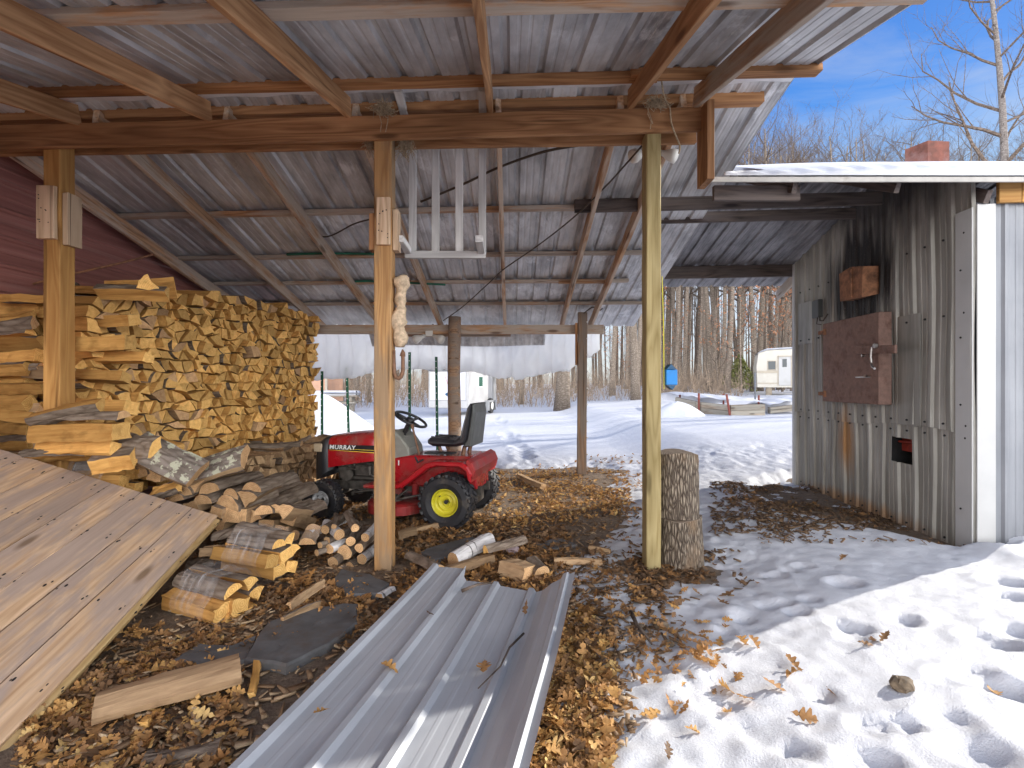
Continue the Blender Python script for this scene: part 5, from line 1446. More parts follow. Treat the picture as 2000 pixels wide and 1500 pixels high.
# frame and front axle
mb = MB(); mb.box(-.25, 1.5, .13, .165, .27, .36); mb.box(-.25, 1.5, -.165, -.13, .27, .36); mb.box(-.2, .2, -.13, .13, .17, .38, c=.02)
mb.tube([(0, -.36, .262), (0, .36, .262)], .03, 10); mb.box(1.335, 1.405, -.33, .33, .24, .30, c=.01); mb.tube([(1.37, -.34, .20), (1.37, .34, .20)], .022, 10)
mb.tube([(1.15, .2, .24), (.75, .18, .30), (.6, .12, .33)], .012, 8); mb.tube([(1.1, -.25, .23), (1.12, .25, .23)], .010, 8)
mp_('chassis', mb, MW['engine'])
# engine
mb = MB(); mb.box(.88, 1.34, -.17, .17, .36, .56, c=.02); mb.tube([(1.0, -.02, .56), (1.0, -.02, .68)], .13, 20); mb.tube([(1.2, .17, .44), (1.2, .23, .44)], .075, 16)
mb.box(.92, 1.1, .17, .24, .42, .54, c=.015); mb.tube([(.85, .2, .40), (1.0, .23, .47), (1.15, .23, .50), (1.3, .2, .44)], .012, 8)
mb.box(1.12, 1.32, .10, .20, .50, .60, c=.01)
mp_('engine', mb, MW['engine'])
# hood: lofted red shell
def hood_section(x, zt, zb_, hw):
    pts = [(hw, zb_), (hw*1.02, zb_+(zt-zb_)*.45), (hw*.99, zb_+(zt-zb_)*.72), (hw*.90, zb_+(zt-zb_)*.90), (hw*.70, zt-.008), (hw*.35, zt+.004), (0, zt+.008)]
    pts = pts+[(-y, z) for (y, z) in reversed(pts[:-1])]
    return [(x, y, z) for (y, z) in pts]
secs = [(.72, .885, .60, .235), (.95, .878, .575, .238), (1.15, .865, .545, .236), (1.32, .845, .515, .228), (1.42, .825, .495, .218)]
V = []; F = []
for s in secs: V += hood_section(*s)
n = 13
for i in range(len(secs)-1):
    for k in range(n-1): a = i*n+k; F.append((a, a+1, a+n+1, a+n))
F.append(tuple(range(n))[::-1])
mb = MB(); mb.add(V, F); hood = mp_('hood', mb, MW['red'], sm=True)
V = []; F = []; s2 = [(1.42, .827, .46, .22), (1.50, .81, .41, .212), (1.575, .765, .36, .185), (1.61, .70, .345, .15)]
for s in s2: V += hood_section(*s)
for i in range(len(s2)-1):
    for k in range(n-1): a = i*n+k; F.append((a, a+1, a+n+1, a+n))
F.append(tuple(range((len(s2)-1)*n, len(s2)*n)))
F.append(tuple(range(n))[::-1])
mb = MB(); mb.add(V, F); gr = mp_('grille', mb, MW['mblack'], sm=True)
mb = MB(); mb.box(1.50, 1.60, .195, .218, .655, .745, 0, c=.01); mb.box(1.595, 1.625, -.14, .14, .64, .73, c=.008); mp_('headlight', mb, MW['mtan'], gr)
# decal band with the maker's lettering on the near side
def band(x0, x1, za, zb0, zc, zd, off, m, nm):
    mb = MB(); V = []
    k = 10
    for i in range(k+1):
        t = i/k; x = x0+(x1-x0)*t
        hw = np.interp(x, [.72, .95, 1.15, 1.32, 1.42], [.235, .238, .236, .228, .218])*1.022+off
        V += [(x, hw, za+(zb0-za)*t), (x, hw, zc+(zd-zc)*t)]
    F = [(2*i, 2*i+1, 2*i+3, 2*i+2) for i in range(k)]
    mb.add(V, F); return mp_(nm, mb, m, hood)
band(.73, 1.415, .675, .690, .748, .740, .003, MW['decal'], 'decal_band')
band(.73, 1.40, .662, .684, .672, .688, .0045, MW['decalyellow'], 'decal_stripe')
band(.73, 1.25, .690, .700, .697, .704, .0055, MW['decalyellow'], 'decal_stripe')
cu = bpy.data.curves.new('lettering', 'FONT'); cu.body = 'MURRAY'; cu.size = .062; cu.extrude = .001; cu.offset = .0012; cu.space_character = 1.12; cu.shear = .12
to = bpy.data.objects.new('lettering_source', cu); COL.objects.link(to)
dg = bpy.context.evaluated_depsgraph_get(); tm = bpy.data.meshes.new_from_object(to.evaluated_get(dg)); bpy.data.objects.remove(to)
tm.materials.clear(); tm.materials.append(MW['decalwhite'])
for v in tm.vertices: v.co.x *= 1.18
# text X runs to the rear (-x), text Y up, faces +y
ang = math.atan2(.228-.218, .1)
MT = MM @ Matrix.Translation((1.395, .2375, .697)) @ Matrix.Rotation(R(180)-R(2.8), 4, 'Z') @ Matrix.Rotation(R(90), 4, 'X')
mobj('lettering', tm, hood, MT)
# dash, steering
V, F = extrude([(.50, .60), (.76, .60), (.76, .86), (.70, .90), (.60, .83), (.52, .72)], -.19, .19, .015, .02); mb = MB(); mb.add(V, F); dash = mp_('dashboard', mb, MW['dash'])
mb = MB(); mb.tube([(.66, 0, .84), (.585, 0, .985)], .026, 12); mb.tube([(.63, .05, .82), (.58, .07, .93)], .012, 8); mp_('steering_column', mb, MW['mblack'])
ring = [(.172*math.cos(a), .19*math.sin(a), 0) for a in np.linspace(0, 2*math.pi, 33)]
Ms = Matrix.Translation((.575, 0, 1.005)) @ Matrix.Rotation(R(-27), 4, 'Y')
mb = MB(); mb.tube([Ms @ Vector(p) for p in ring], .0145, 10, 0, False)
for a in (.5, 2.6, 4.7): mb.tube([Ms @ Vector((0, 0, -.02)), Ms @ Vector((.168*math.cos(a), .168*math.sin(a), 0))], .016, 8)
mb.tube([Ms @ Vector((0, 0, -.05)), Ms @ Vector((0, 0, .012))], .045, 14); mp_('steering_wheel', mb, MW['mblack'], sm=True)
mb = MB(); mb.tube([(.40, .17, .64), (.475, .17, .92)], .011, 8, 0); mb.tube([(.475, .17, .92), (.485, .17, .965)], .018, 8, 0); mp_('lever', mb, MW['hook'])
# body: tunnel, fenders, footboards
V, F = extrude([(-.22, .34), (.74, .34), (.74, .60), (.50, .65), (.30, .66), (-.14, .66), (-.23, .60)], -.225, .225, .02, .02); mb = MB(); mb.add(V, F); body = mp_('body', mb, MW['red'])
for sy in (1, -1):
    y0, y1 = (.20, .45) if sy > 0 else (-.45, -.20)
    prf = [(-.24, .53), (-.20, .60), (-.15, .635), (.14, .635), (.24, .61), (.38, .50), (.50, .41), (.60, .385), (.88, .38), (.88, .345), (.58, .345), (.47, .365), (.34, .46), (.21, .56), (.11, .59), (-.12, .59), (-.18, .55), (-.20, .47), (-.235, .45)]
    V, F = extrude(prf, y0, y1, .012, .015); mb = MB(); mb.add(V, F); mp_('fender', mb, MW['red'])
V, F = extrude([(-.27, .56), (-.24, .635), (-.19, .66), (-.17, .64), (-.22, .55), (-.25, .48)], -.43, .43, .008, .012); mb = MB(); mb.add(V, F); mp_('rear_panel', mb, MW['reddull'])
mb = MB(); mb.box(.0, .30, .18, .30, .685, .70, c=.004); mb.tube([(.33, .25, .62), (.36, .31, .60), (.38, .33, .66)], .010, 8); mp_('fuel_cover', mb, MW['mblack'])
mb = MB(); mb.box(.70, .71, .231, .233, .55, .60); mb.box(.60, .612, .226, .229, .55, .60); mp_('side_vent', mb, MW['decalwhite'])
# seat
sp = [(.335, .775), (.34, .81), (.31, .835), (.22, .835), (.02, .815), (-.045, .85), (-.075, .95), (-.13, 1.14), (-.165, 1.185), (-.20, 1.185), (-.215, 1.16), (-.175, .98), (-.145, .83), (-.11, .775), (.0, .75), (.28, .75)]
sp = [(.05+(x-.05)*.9, z) for x, z in sp]
V, F = extrude(sp, -.225, .225, .03, .05); mb = MB(); mb.add(V, F); seat = mp_('seat', mb, MW['vinyl'], sm=False)
sb = [(-.10, .745), (-.19, .76), (-.235, 1.10), (-.22, 1.18), (-.195, 1.19), (-.16, .98), (-.13, .83), (-.09, .775)]
sb = [(.05+(x-.05)*.9, z) for x, z in sb]
V, F = extrude(sb, -.215, .215, .02, .03); mb = MB(); mb.add(V, F); mp_('seat_shell', mb, MW['seatback'], seat)
mb = MB()
for yy in (-.11, 0, .11): mb.tube([(.30, yy, .838), (.10, yy, .830)], .006, 6)
mb.tube([(.29, -.20, .80), (.30, 0, .806), (.29, .20, .80)], .008, 6)
mp_('seat_seam', mb, MW['mblack'], seat)
for sy in (.1, -.1):
    for q0, q1, rr in (((.22, sy, .75), (.18, sy, .65), .018), ((-.06, sy, .75), (-.04, sy, .65), .022)):
        mb = MB(); mb.tube([q0, q1], rr, 8); mp_('seat_bracket', mb, MW['hook'], seat)
# cutting deck
out = []
for a in np.linspace(0, 2*math.pi, 48, endpoint=False):
    x = .62+.33*math.copysign(abs(math.cos(a))**.75, math.cos(a)); y = .50*math.copysign(abs(math.sin(a))**.85, math.sin(a)); out.append((x, y))
V = [(x, y, .10) for x, y in out]+[(x, y, .185) for x, y in out]+[(.62+(x-.62)*.93, y*.94, .205) for x, y in out]+[(.62+(x-.62)*.8, y*.82, .21) for x, y in out]; F = []
for i in range(3):
    for k in range(48): a, b = i*48+k, i*48+(k+1) % 48; F.append((a, b, b+48, a+48))
F.append(tuple(range(144, 192)))
mb = MB(); mb.add(V, F); deck = mp_('cutting_deck', mb, MW['reddull'])
mb = MB()
for (x, y) in ((.62, .28), (.62, -.28)): mb.tube([(x, y, .205), (x, y, .245)], .09, 20); mb.tube([(x, y, .245), (x, y, .27)], .03, 12)
mb.tube([(.85, .35, .24), (.5, .36, .245), (.2, .25, .3)], .012, 8); mb.tube([(.75, .45, .21), (.55, .48, .25), (.45, .35, .33)], .012, 8)
mp_('deck_pulley', mb, MW['engine'], deck)
mb = MB(); mb.box(.55, .80, .20, .28, .25, .36, c=.01); mb.box(.40, .46, .18, .24, .22, .38, c=.01); mp_('lift_bracket', mb, MW['reddull'])
# ------------------------------------------------------------------ dead leaves and chips
def oak_leaf():
    """one lobed leaf, stem at the origin, tip along +x, unit length"""
    side = [(.07, .02), (.17, .09), (.22, .10), (.27, .035), (.38, .22), (.45, .235), (.50, .07), (.62, .27), (.70, .24), (.73, .085), (.84, .15), (.90, .12), (.93, .035)]
    V = [(0, 0), (1, 0)]; mid = [(.12, 0), (.34, 0), (.55, 0), (.76, 0)]; K = len(side)
    i0 = len(V); V += mid; iL = len(V); V += side; iR = len(V); V += [(x*.98+.012, -y*.93) for x, y in side]
    F = []
    mi_ = lambda x: i0+(0 if x < .25 else 1 if x < .46 else 2 if x < .66 else 3)
    for s, base in ((1, iL), (-1, iR)):
        ch = [0]+[base+k for k in range(K)]+[1]; md = [0]+[mi_(p[0]) for p in side]+[1]
        for k in range(K+1):
            a, b, ma, mb_ = ch[k], ch[k+1], md[k], md[k+1]
            t = [(a, b, mb_)] if ma == mb_ or a == ma else [(a, b, mb_), (a, mb_, ma)]
            for f in t:
                if len(set(f)) == 3: F.append(f if s < 0 else f[::-1])
    return np.array(V), np.array(F)
LV, LF = oak_leaf()
def leaves_mesh(name, pts, size, tint, m, lift=.0, tilt=.55, seed=1):
    rg = np.random.default_rng(seed); n = len(pts); k = len(LV)
    x = (LV[:, 0]-.5)[None, :]*np.ones((n, 1)); y = LV[:, 1][None, :]*rg.uniform(.75, 1.15, (n, 1))
    c1 = rg.uniform(-.9, 2.2, (n, 1)); c2 = rg.uniform(-.7, .7, (n, 1)); c3 = rg.uniform(-.6, .6, (n, 1))
    z = c1*y*y*1.6+c2*x*x*.7+c3*x*y*1.2+rg.normal(0, .012, (n, k))
    P = np.stack([x, y, z], 2)*size[:, None, None]
    yaw = rg.uniform(0, 2*np.pi, n); px = rg.normal(0, tilt, n); py = rg.normal(0, tilt, n)
    cx, sx_ = np.cos(px), np.sin(px); cy, sy = np.cos(py), np.sin(py); cz, sz = np.cos(yaw), np.sin(yaw)
    Rx = np.zeros((n, 3, 3)); Rx[:, 0, 0] = 1; Rx[:, 1, 1] = cx; Rx[:, 1, 2] = -sx_; Rx[:, 2, 1] = sx_; Rx[:, 2, 2] = cx
    Ry = np.zeros((n, 3, 3)); Ry[:, 1, 1] = 1; Ry[:, 0, 0] = cy; Ry[:, 0, 2] = sy; Ry[:, 2, 0] = -sy; Ry[:, 2, 2] = cy
    Rz = np.zeros((n, 3, 3)); Rz[:, 2, 2] = 1; Rz[:, 0, 0] = cz; Rz[:, 0, 1] = -sz; Rz[:, 1, 0] = sz; Rz[:, 1, 1] = cz
    P = np.einsum('nij,nkj->nki', Rz @ Ry @ Rx, P)
    P += pts[:, None, :]
    V = P.reshape(-1, 3); F = (LF[None]+(np.arange(n)*k)[:, None, None]).reshape(-1, 3)
    me = mesh_np(name, V, F, [m])
    ca = me.color_attributes.new('tint', 'FLOAT_COLOR', 'POINT')
    col = np.ones((n*k, 4), np.float32); col[:, :3] = np.repeat(tint, k)[:, None]; ca.data.foreach_set('color', col.ravel())
    return me
def scatter(x0, x1, y0, y1, n, clump=0.0, zoff=0.0):
    """n ground points spread over the patch of ground seen in that rectangle"""
    Ya, Yb = H*1000/(y1-750), H*1000/(y0-750)
    Y = rng.uniform(Ya, Yb, n*4); X = rng.uniform((x0-1000)/1000, (x1-1000)/1000, n*4)*Y
    w = np.clip(.5+1.6*clump*fbm(X*2.2+x0*.01, Y*2.2+y0*.01, 3)*2, 0.02, 1) if clump else np.ones(n*4)*.5
    keep = rng.random(n*4) < w; X, Y = X[keep][:n], Y[keep][:n]
    Z = top_hv(X.copy(), Y.copy())
    return np.stack([X, Y, Z+zoff], 1)
REG = [(1090, 1290, 1020, 1180, 170, (.05, .6), (.05, .10), 1.6), (1140, 1340, 1165, 1520, 130, (.1, .9), (.05, .11), 1.6), (1020, 1200, 1250, 1560, 500, (.4, 1.0), (.07, .13), 1.2), (925, 1230, 922, 1035, 3200, (.2, 1.0), (.05, .095), 1.2), (760, 1110, 1022, 1165, 1950, (.05, .62), (.05, .11), 1.0), (780, 1100, 1080, 1190, 650, (.25, .85), (.08, .13), .8),
       (545, 720, 1085, 1260, 520, (.2, .75), (.07, .12), 1.2), (40, 470, 1235, 1560, 1350, (.08, 1.0), (.06, .12), 1.0), (1010, 1165, 1185, 1560, 800, (.15, 1.0), (.06, .12), 1.6),
       (440, 960, 1150, 1300, 700, (.05, .6), (.05, .10), 1.2), (1110, 1290, 1085, 1250, 150, (.15, .7), (.06, .11), 1.5), (1410, 1700, 952, 1010, 420, (.05, .5), (.05, .10), 1.6),
       (1560, 1890, 965, 1090, 150, (.05, .5), (.05, .10), 1.6), (1240, 1480, 1098, 1180, 200, (.05, .55), (.05, .10), 1.2), (590, 960, 985, 1050, 950, (.05, .75), (.05, .10), 1.0),
       (1040, 1270, 905, 1010, 620, (.3, .85), (.055, .10), 1.8), (600, 960, 900, 985, 900, (.1, .7), (.05, .09), .8), (1230, 1450, 1230, 1460, 90, (.3, .9), (.06, .11), 1.5), (380, 660, 1060, 1260, 350, (.1, .7), (.05, .1), 1.0)]
P = []; Sz = []; Ti = []
for (x0, x1, y0, y1, n, tr, sr, cl) in REG:
    p = scatter(x0, x1, y0, y1, n, cl); m = len(p); p[:, 2] += rng.uniform(.0, .035, m); P.append(p)
    Sz.append(rng.uniform(*sr, m)); Ti.append(rng.uniform(*tr, m))
P = np.concatenate(P); Sz = np.concatenate(Sz); Ti = np.concatenate(Ti)
fl = mobj('fallen_leaves', leaves_mesh('fallen_leaves', P, Sz*rng.uniform(.55, 1.1, len(Sz)), Ti, MW['leaf'], tilt=.42, seed=5))
tag(fl, 'brown and orange oak leaves littering the ground under the shed', 'leaves', kind='stuff')

# single leaves one can point at
def leaf_thing(p, s, t, lab, grp=None, seed=0, tilt=.3):
    me = leaves_mesh('oak_leaf', np.zeros((1, 3)), np.array([s]), np.array([t]), MW['leaf'], tilt=tilt, seed=seed)
    o = mobj('oak_leaf', me, None, Matrix.Translation(Vector(p))); tag(o, lab, 'leaf', grp); return o
for i, (x, y, s, t) in enumerate([(1648, 1092, .10, .45), (1420, 1165, .12, .4), (1412, 1182, .10, .3), (1405, 1258, .10, .75), (1450, 1258, .11, .7), (1475, 1262, .09, .6), (1380, 1295, .12, .7), (1362, 1280, .12, .6),
                                  (1545, 1325, .12, .7), (1550, 1302, .10, .5), (1510, 1345, .11, .5), (1705, 1255, .10, .3), (1728, 1252, .11, .35), (1690, 1262, .08, .3), (1628, 1352, .10, .3), (1420, 1352, .14, .85),
                                  (1940, 1335, .11, .75), (1455, 1372, .10, .7), (1572, 1408, .10, .5), (1255, 1160, .10, .6), (1245, 1120, .10, .6)]):
    z = .08
    for _ in range(3): q = gnd(x, y, z); z = top_h(q.x, q.y)
    leaf_thing((q.x, q.y, z+.018), s, t, 'dry oak leaf lying apart from the litter on the trodden snow', 'single leaves on the snow', 100+i, .45)
def on_sheet(w, t): return sheetpt(w, .022, t)+nz*.012
for i, (w, t, s, tn, lab) in enumerate([(.235, .575, .10, .75, 'orange oak leaf on the sunny lower half of the metal sheet, between its left ribs'), (.62, .47, .115, .55, 'largest brown oak leaf on the metal sheet, right of its middle'),
                                        (.70, .16, .11, .3, 'curled brown leaf near the top right of the metal sheet'), (.22, .33, .08, .15, 'small dark leaf scrap near the left side of the metal sheet'),
                                        (.12, .74, .07, .8, 'small orange leaf scrap at the bottom left of the metal sheet')]):
    leaf_thing(on_sheet(w, t), s, tn, lab, None, 200+i, .3)
# twigs on the sheet and on the ground
def twig(pts, r, lab):
    mb = MB(); mb.tube(pts, [r*(1-.6*i/(len(pts)-1)) for i in range(len(pts))], 6); return tag(mb.build('twig', MW['twig'], None, None, True), lab, 'twig')
twig([on_sheet(.74, .30), on_sheet(.70, .38)+nz*.01, on_sheet(.69, .46), on_sheet(.64, .56)], .006, 'thin dark twig lying along a rib of the metal sheet')
twig([on_sheet(.30, .12), on_sheet(.37, .075)+nz*.012, on_sheet(.46, .05)+nz*.02], .012, 'dark bark strip lying at the far edge of the metal sheet')
twig([gnd(1232, 1195, .05), gnd(1245, 1222, .07), gnd(1262, 1242, .06), gnd(1273, 1258, .05)], .013, 'crooked dark stick on the snow right of the metal sheet')
twig([gnd(1155, 1150, .05), gnd(1210, 1145, .06), gnd(1272, 1140, .05)], .009, 'straight dark twig lying at the snow edge in front of the treated post')
# chips and bark flakes
def chips(name, regs, m, seed):
    rg = np.random.default_rng(seed); Vs = []; Fs = []; T = []; o = 0
    cube = np.array([(x, y, z) for x in (-.5, .5) for y in (-.5, .5) for z in (-.5, .5)]); cf = np.array([(0, 1, 3, 2), (4, 6, 7, 5), (0, 4, 5, 1), (2, 3, 7, 6), (0, 2, 6, 4), (1, 5, 7, 3)])
    for (x0, x1, y0, y1, n, tr, lr) in regs:
        p = scatter(x0, x1, y0, y1, n, 1.0); n = len(p)
        L = rg.uniform(*lr, n); dims = np.stack([L, L*rg.uniform(.15, .5, n), rg.uniform(.003, .010, n)], 1)
        q = cube[None]*dims[:, None, :]; q[:, 4:, 1] *= rg.uniform(.2, 1, (n, 1))
        a = rg.uniform(0, 6.28, n); b = rg.normal(0, .3, n)
        x = q[:, :, 0]*np.cos(b)[:, None]-q[:, :, 2]*np.sin(b)[:, None]; z = q[:, :, 0]*np.sin(b)[:, None]+q[:, :, 2]*np.cos(b)[:, None]; y = q[:, :, 1]
        X = x*np.cos(a)[:, None]-y*np.sin(a)[:, None]; Y = x*np.sin(a)[:, None]+y*np.cos(a)[:, None]
        V = np.stack([X, Y, z], 2)+p[:, None, :]; V[:, :, 2] += rg.uniform(.003, .02, (n, 1))
        Vs.append(V.reshape(-1, 3)); Fs.append((cf[None]+(np.arange(n)*8)[:, None, None]).reshape(-1, 4)+o); o += n*8; T.append(np.repeat(rg.uniform(*tr, n), 8))
    me = mesh_np(name, np.concatenate(Vs), np.concatenate(Fs), [m]); t = np.concatenate(T)
    ca = me.color_attributes.new('tint', 'FLOAT_COLOR', 'POINT'); col = np.ones((len(t), 4), np.float32); col[:, :3] = t[:, None]; ca.data.foreach_set('color', col.ravel())
    return mobj(name, me)
tag(chips('wood_chips', [(60, 900, 1180, 1560, 1500, (.2, 1.0), (.02, .09)), (560, 1180, 1030, 1200, 900, (.0, .8), (.02, .08)), (420, 760, 1040, 1300, 500, (.1, .9), (.02, .08)), (900, 1250, 1000, 1180, 600, (0, .4), (.02, .07)),
                         (1000, 1240, 1180, 1500, 350, (.1, .8), (.02, .07))], MW['chip'], 3), 'pale and brown wood chips scattered under the shed', 'wood chips', kind='stuff')
tag(chips('bark_flakes', [(1390, 1760, 952, 1060, 1500, (0, .22), (.02, .10)), (1480, 1890, 985, 1085, 800, (0, .3), (.015, .07)), (1240, 1480, 1085, 1190, 420, (0, .25), (.02, .08)), (1140, 1330, 1160, 1300, 130, (0, .3), (.02, .07))], MW['chip'], 4),
    'dark charred bark flakes strewn in front of the boiler shed', 'bark flakes', kind='stuff')
def stone(x, y, r, lab, m):
    z = .1
    for _ in range(3): q = gnd(x, y, z); z = top_h(q.x, q.y)
    rg = random.Random(int(x)); V = []; F = []; n = 10
    for i in range(1, 6):
        for k in range(n):
            th = math.pi*i/6; a = 2*math.pi*k/n; rr = r*rg.uniform(.82, 1.15); V.append((rr*math.sin(th)*math.cos(a)*1.15, rr*math.sin(th)*math.sin(a), rr*math.cos(th)*.8))
    for i in range(4):
        for k in range(n): a, b = i*n+k, i*n+(k+1) % n; F.append((a, a+n, b+n, b))
    F.append(tuple(range(n))); F.append(tuple(reversed(range(4*n, 5*n))))
    return tag(mobj('stone', mesh_np('stone', V, F, [m]), None, Matrix.Translation((q.x, q.y, z+r*.45))), lab, 'stone')
MW['stone'] = plain('brown_stone', (.16, .12, .08), .9, 0, .35, 40, bumps=.6)
stone(1763, 1345, .042, 'brown stone lying on the sunlit snow at the lower right', MW['stone'])
stone(1292, 1228, .038, 'dark lump of bark on the snow beside the crooked stick', MW['stone'])
stone(1252, 1230, .026, 'small dark stone left of the crooked stick', MW['stone'])
stone(1308, 1262, .024, 'small pebble right of the crooked stick, nearest the shade line', MW['stone'])
MW['pinkstone'] = plain('pinkish_stone', (.36, .28, .30), .9, 0, .15, 20, bumps=.4)
stone(998, 1082, .06, 'pinkish stone in the leaves right of the birch log', MW['pinkstone'])
# ------------------------------------------------------------------ the yard behind
def gz(X, Y): return top_h(X, Y)
# white cargo trailer
tx, ty = -2.51, 20.0
TR = empty('cargo_trailer', (tx, ty, gz(tx, ty)), 'white enclosed cargo trailer standing in the snow behind the round back post', 'trailer', None, R(-15.5)); MT_ = WM[TR.name]
def tb(name, boxes, m, par=TR, M=MT_, c=.01):
    mb = MB()
    for b in boxes: mb.box(*b, 0, c=c)
    return mb.build(name, m, par, M)
tb('body', [(-.85, .85, .02, 3.6, .30, 1.93)], MW['trailer'], c=.05)
rd = tb('rear_door', [(-.74, .74, -.012, .02, .62, 1.72)], plain('pale_blue_door_skin', (.56, .57, .64), .4, .1, .05, 2)); tb('ramp', [(-.80, .80, -.014, .02, .32, .60)], MW['trailer'])
tb('rear_header', [(-.84, .84, -.02, .02, 1.76, 1.92)], MW['trailerdark'])
for x in (-.12, 0, .12): tb('marker_lamp', [(x-.04, x+.04, -.035, -.02, 1.83, 1.87)], MW['redlamp'], c=.003)
w = tb('window', [(.84, .865, 1.15, 1.75, 1.10, 1.60)], MW['decalwhite']); tb('pane', [(.862, .872, 1.21, 1.69, 1.15, 1.55)], MW['greenglass'], w)
tb('corner_panel', [(.845, .858, 3.0, 3.58, .40, 1.90)], MW['alu'])
tb('fender', [(.84, 1.05, 2.0, 3.0, .48, .56), (.84, 1.05, 2.0, 2.06, .12, .5), (.84, 1.05, 2.94, 3.0, .12, .5)], MW['alu'])
mb = MB()
V, F = lathe([(.0, -.08), (.2, -.08), (.31, -.07), (.33, 0), (.31, .07), (.2, .08), (0, .08)], 24); mb.add([(v[1]+.95, v[0]+2.5, v[2]+.32) for v in V], F); wl = mb.build('wheel', MW['tyre'], TR, MT_)
mb = MB(); V, F = lathe([(0, .085), (.16, .085), (.17, .06)], 18); mb.add([(v[1]+.95, v[0]+2.5, v[2]+.32) for v in V], F); mb.build('rim', MW['whiteplastic'], wl, MT_)
mb = MB(); n = 24; mb.add([(.16*math.cos(2*math.pi*i/n)+.06, -.018, .075*math.sin(2*math.pi*i/n)+.85) for i in range(n)], [tuple(reversed(range(n)))]); mb.build('oval_badge', MW['darkblue'], TR, MT_)
mb = MB(); mb.tube([(-.1, -.02, 1.55), (.02, -.02, 1.2), (.06, -.02, .92)], .008, 5); mb.build('door_cord', MW['redlamp'], TR, MT_)
mb = MB(); V = [(.05, -.02, .78), (.2, -.02, .74), (.24, -.02, .62), (.10, -.02, .60)]; mb.add(V+[(a, b-.004, c) for a, b, c in V], [(0, 1, 2, 3), (7, 6, 5, 4), (0, 4, 5, 1), (1, 5, 6, 2), (2, 6, 7, 3), (3, 7, 4, 0)]); mb.build('paper_tag', MW['decalwhite'], TR, MT_)
mb = MB(); xs = np.linspace(-.86, .86, 12); ys = np.linspace(-.02, 3.62, 16); V = []; F = []
for x in xs:
    for y in ys: V.append((x, y, 1.935+.10*(1-abs(x/.88)**4)*(1-max(0, .15-y)/.17)+.01*math.sin(x*9+y*5)))
for i in range(11):
    for j in range(15): a = i*16+j; F.append((a, a+16, a+17, a+1))
mb.add(V, F); ts = mb.build('trailer_snow', MW['snow'], None, MT_, True); tag(ts, 'snow lying on the roof of the white cargo trailer', 'snow', kind='stuff')

# cream caravan
cx0, cy0 = 13.85, 29.0
CZ = gz(16, 29)
CV = empty('caravan', (cx0, cy0, CZ), 'old cream caravan with a white door parked at the wood edge', 'caravan', None, R(-21)); MC = WM[CV.name]
V, F = extrude([(0.05, .42), (6.2, .42), (6.2, 2.72), (.55, 2.50), (.10, 2.35), (0, 1.6)], 0, 2.4, .0, .0); mb = MB(); mb.add(V, F); mb.build('body', MW['caravan'], CV, MC)
tb('stripe', [(.03, 6.2, -.02, 0, 1.22, 1.36), (.03, 6.2, -.015, 0, .62, .68)], MW['stripe'], CV, MC, .004)
dr = tb('door', [(1.12, 1.72, -.035, .01, .52, 2.12)], MW['trailer'], CV, MC); tb('pane', [(1.30, 1.52, -.042, -.03, 1.55, 2.0)], MW['glass'], dr, MC, .003)
tb('door_frame', [(1.06, 1.11, -.03, .0, .50, 2.18), (1.73, 1.78, -.03, .0, .50, 2.18), (1.06, 1.78, -.03, 0, 2.13, 2.18)], MW['stripe'], dr, MC, .003)
wd = tb('window', [(.55, 1.0, -.03, .01, 1.38, 1.92)], MW['stripe'], CV, MC); tb('pane', [(.59, .96, -.036, -.025, 1.42, 1.88)], MW['glass'], wd, MC, .003)
tb('awning_rail', [(2.55, 6.2, -.05, 0, 2.30, 2.36)], MW['stripe'], CV, MC); tb('side_panel', [(2.6, 4.6, -.012, .0, 1.40, 2.26), (2.6, 4.6, -.012, .0, .72, 1.18)], MW['trailer'], CV, MC)
tb('support_block', [(.5, .8, .1, .4, -.15, .42)], MW['sleeper'], CV, MC); tb('support_block', [(2.2, 2.6, .1, .5, -.15, .42)], MW['sleeper'], CV, MC)
mb = MB(); V, F = lathe([(.0, -.08), (.2, -.08), (.31, -.07), (.33, 0), (.31, .07), (.2, .08), (0, .08)], 20); mb.add([(v[0]+3.4, v[1]+.12, v[2]+.25) for v in V], F); mb.build('wheel', MW['tyre'], CV, MC)
mb = MB(); xs = np.linspace(.05, 6.25, 24); ys = np.linspace(-.04, 2.44, 8); V = []; F = []
for x in xs:
    for y in ys:
        zr = np.interp(x, [0, .10, .55, 6.2], [2.30, 2.36, 2.51, 2.73]); e = 1-abs((y-1.2)/1.26)**6; V.append((x, y, zr+.004+.13*e*min(1, x/.4)))
for i in range(23):
    for j in range(7): a = i*8+j; F.append((a, a+8, a+9, a+1))
mb.add(V, F); o = mb.build('caravan_snow', MW['snow'], None, MC, True); tag(o, 'snow lying on the roof of the cream caravan', 'snow', kind='stuff')

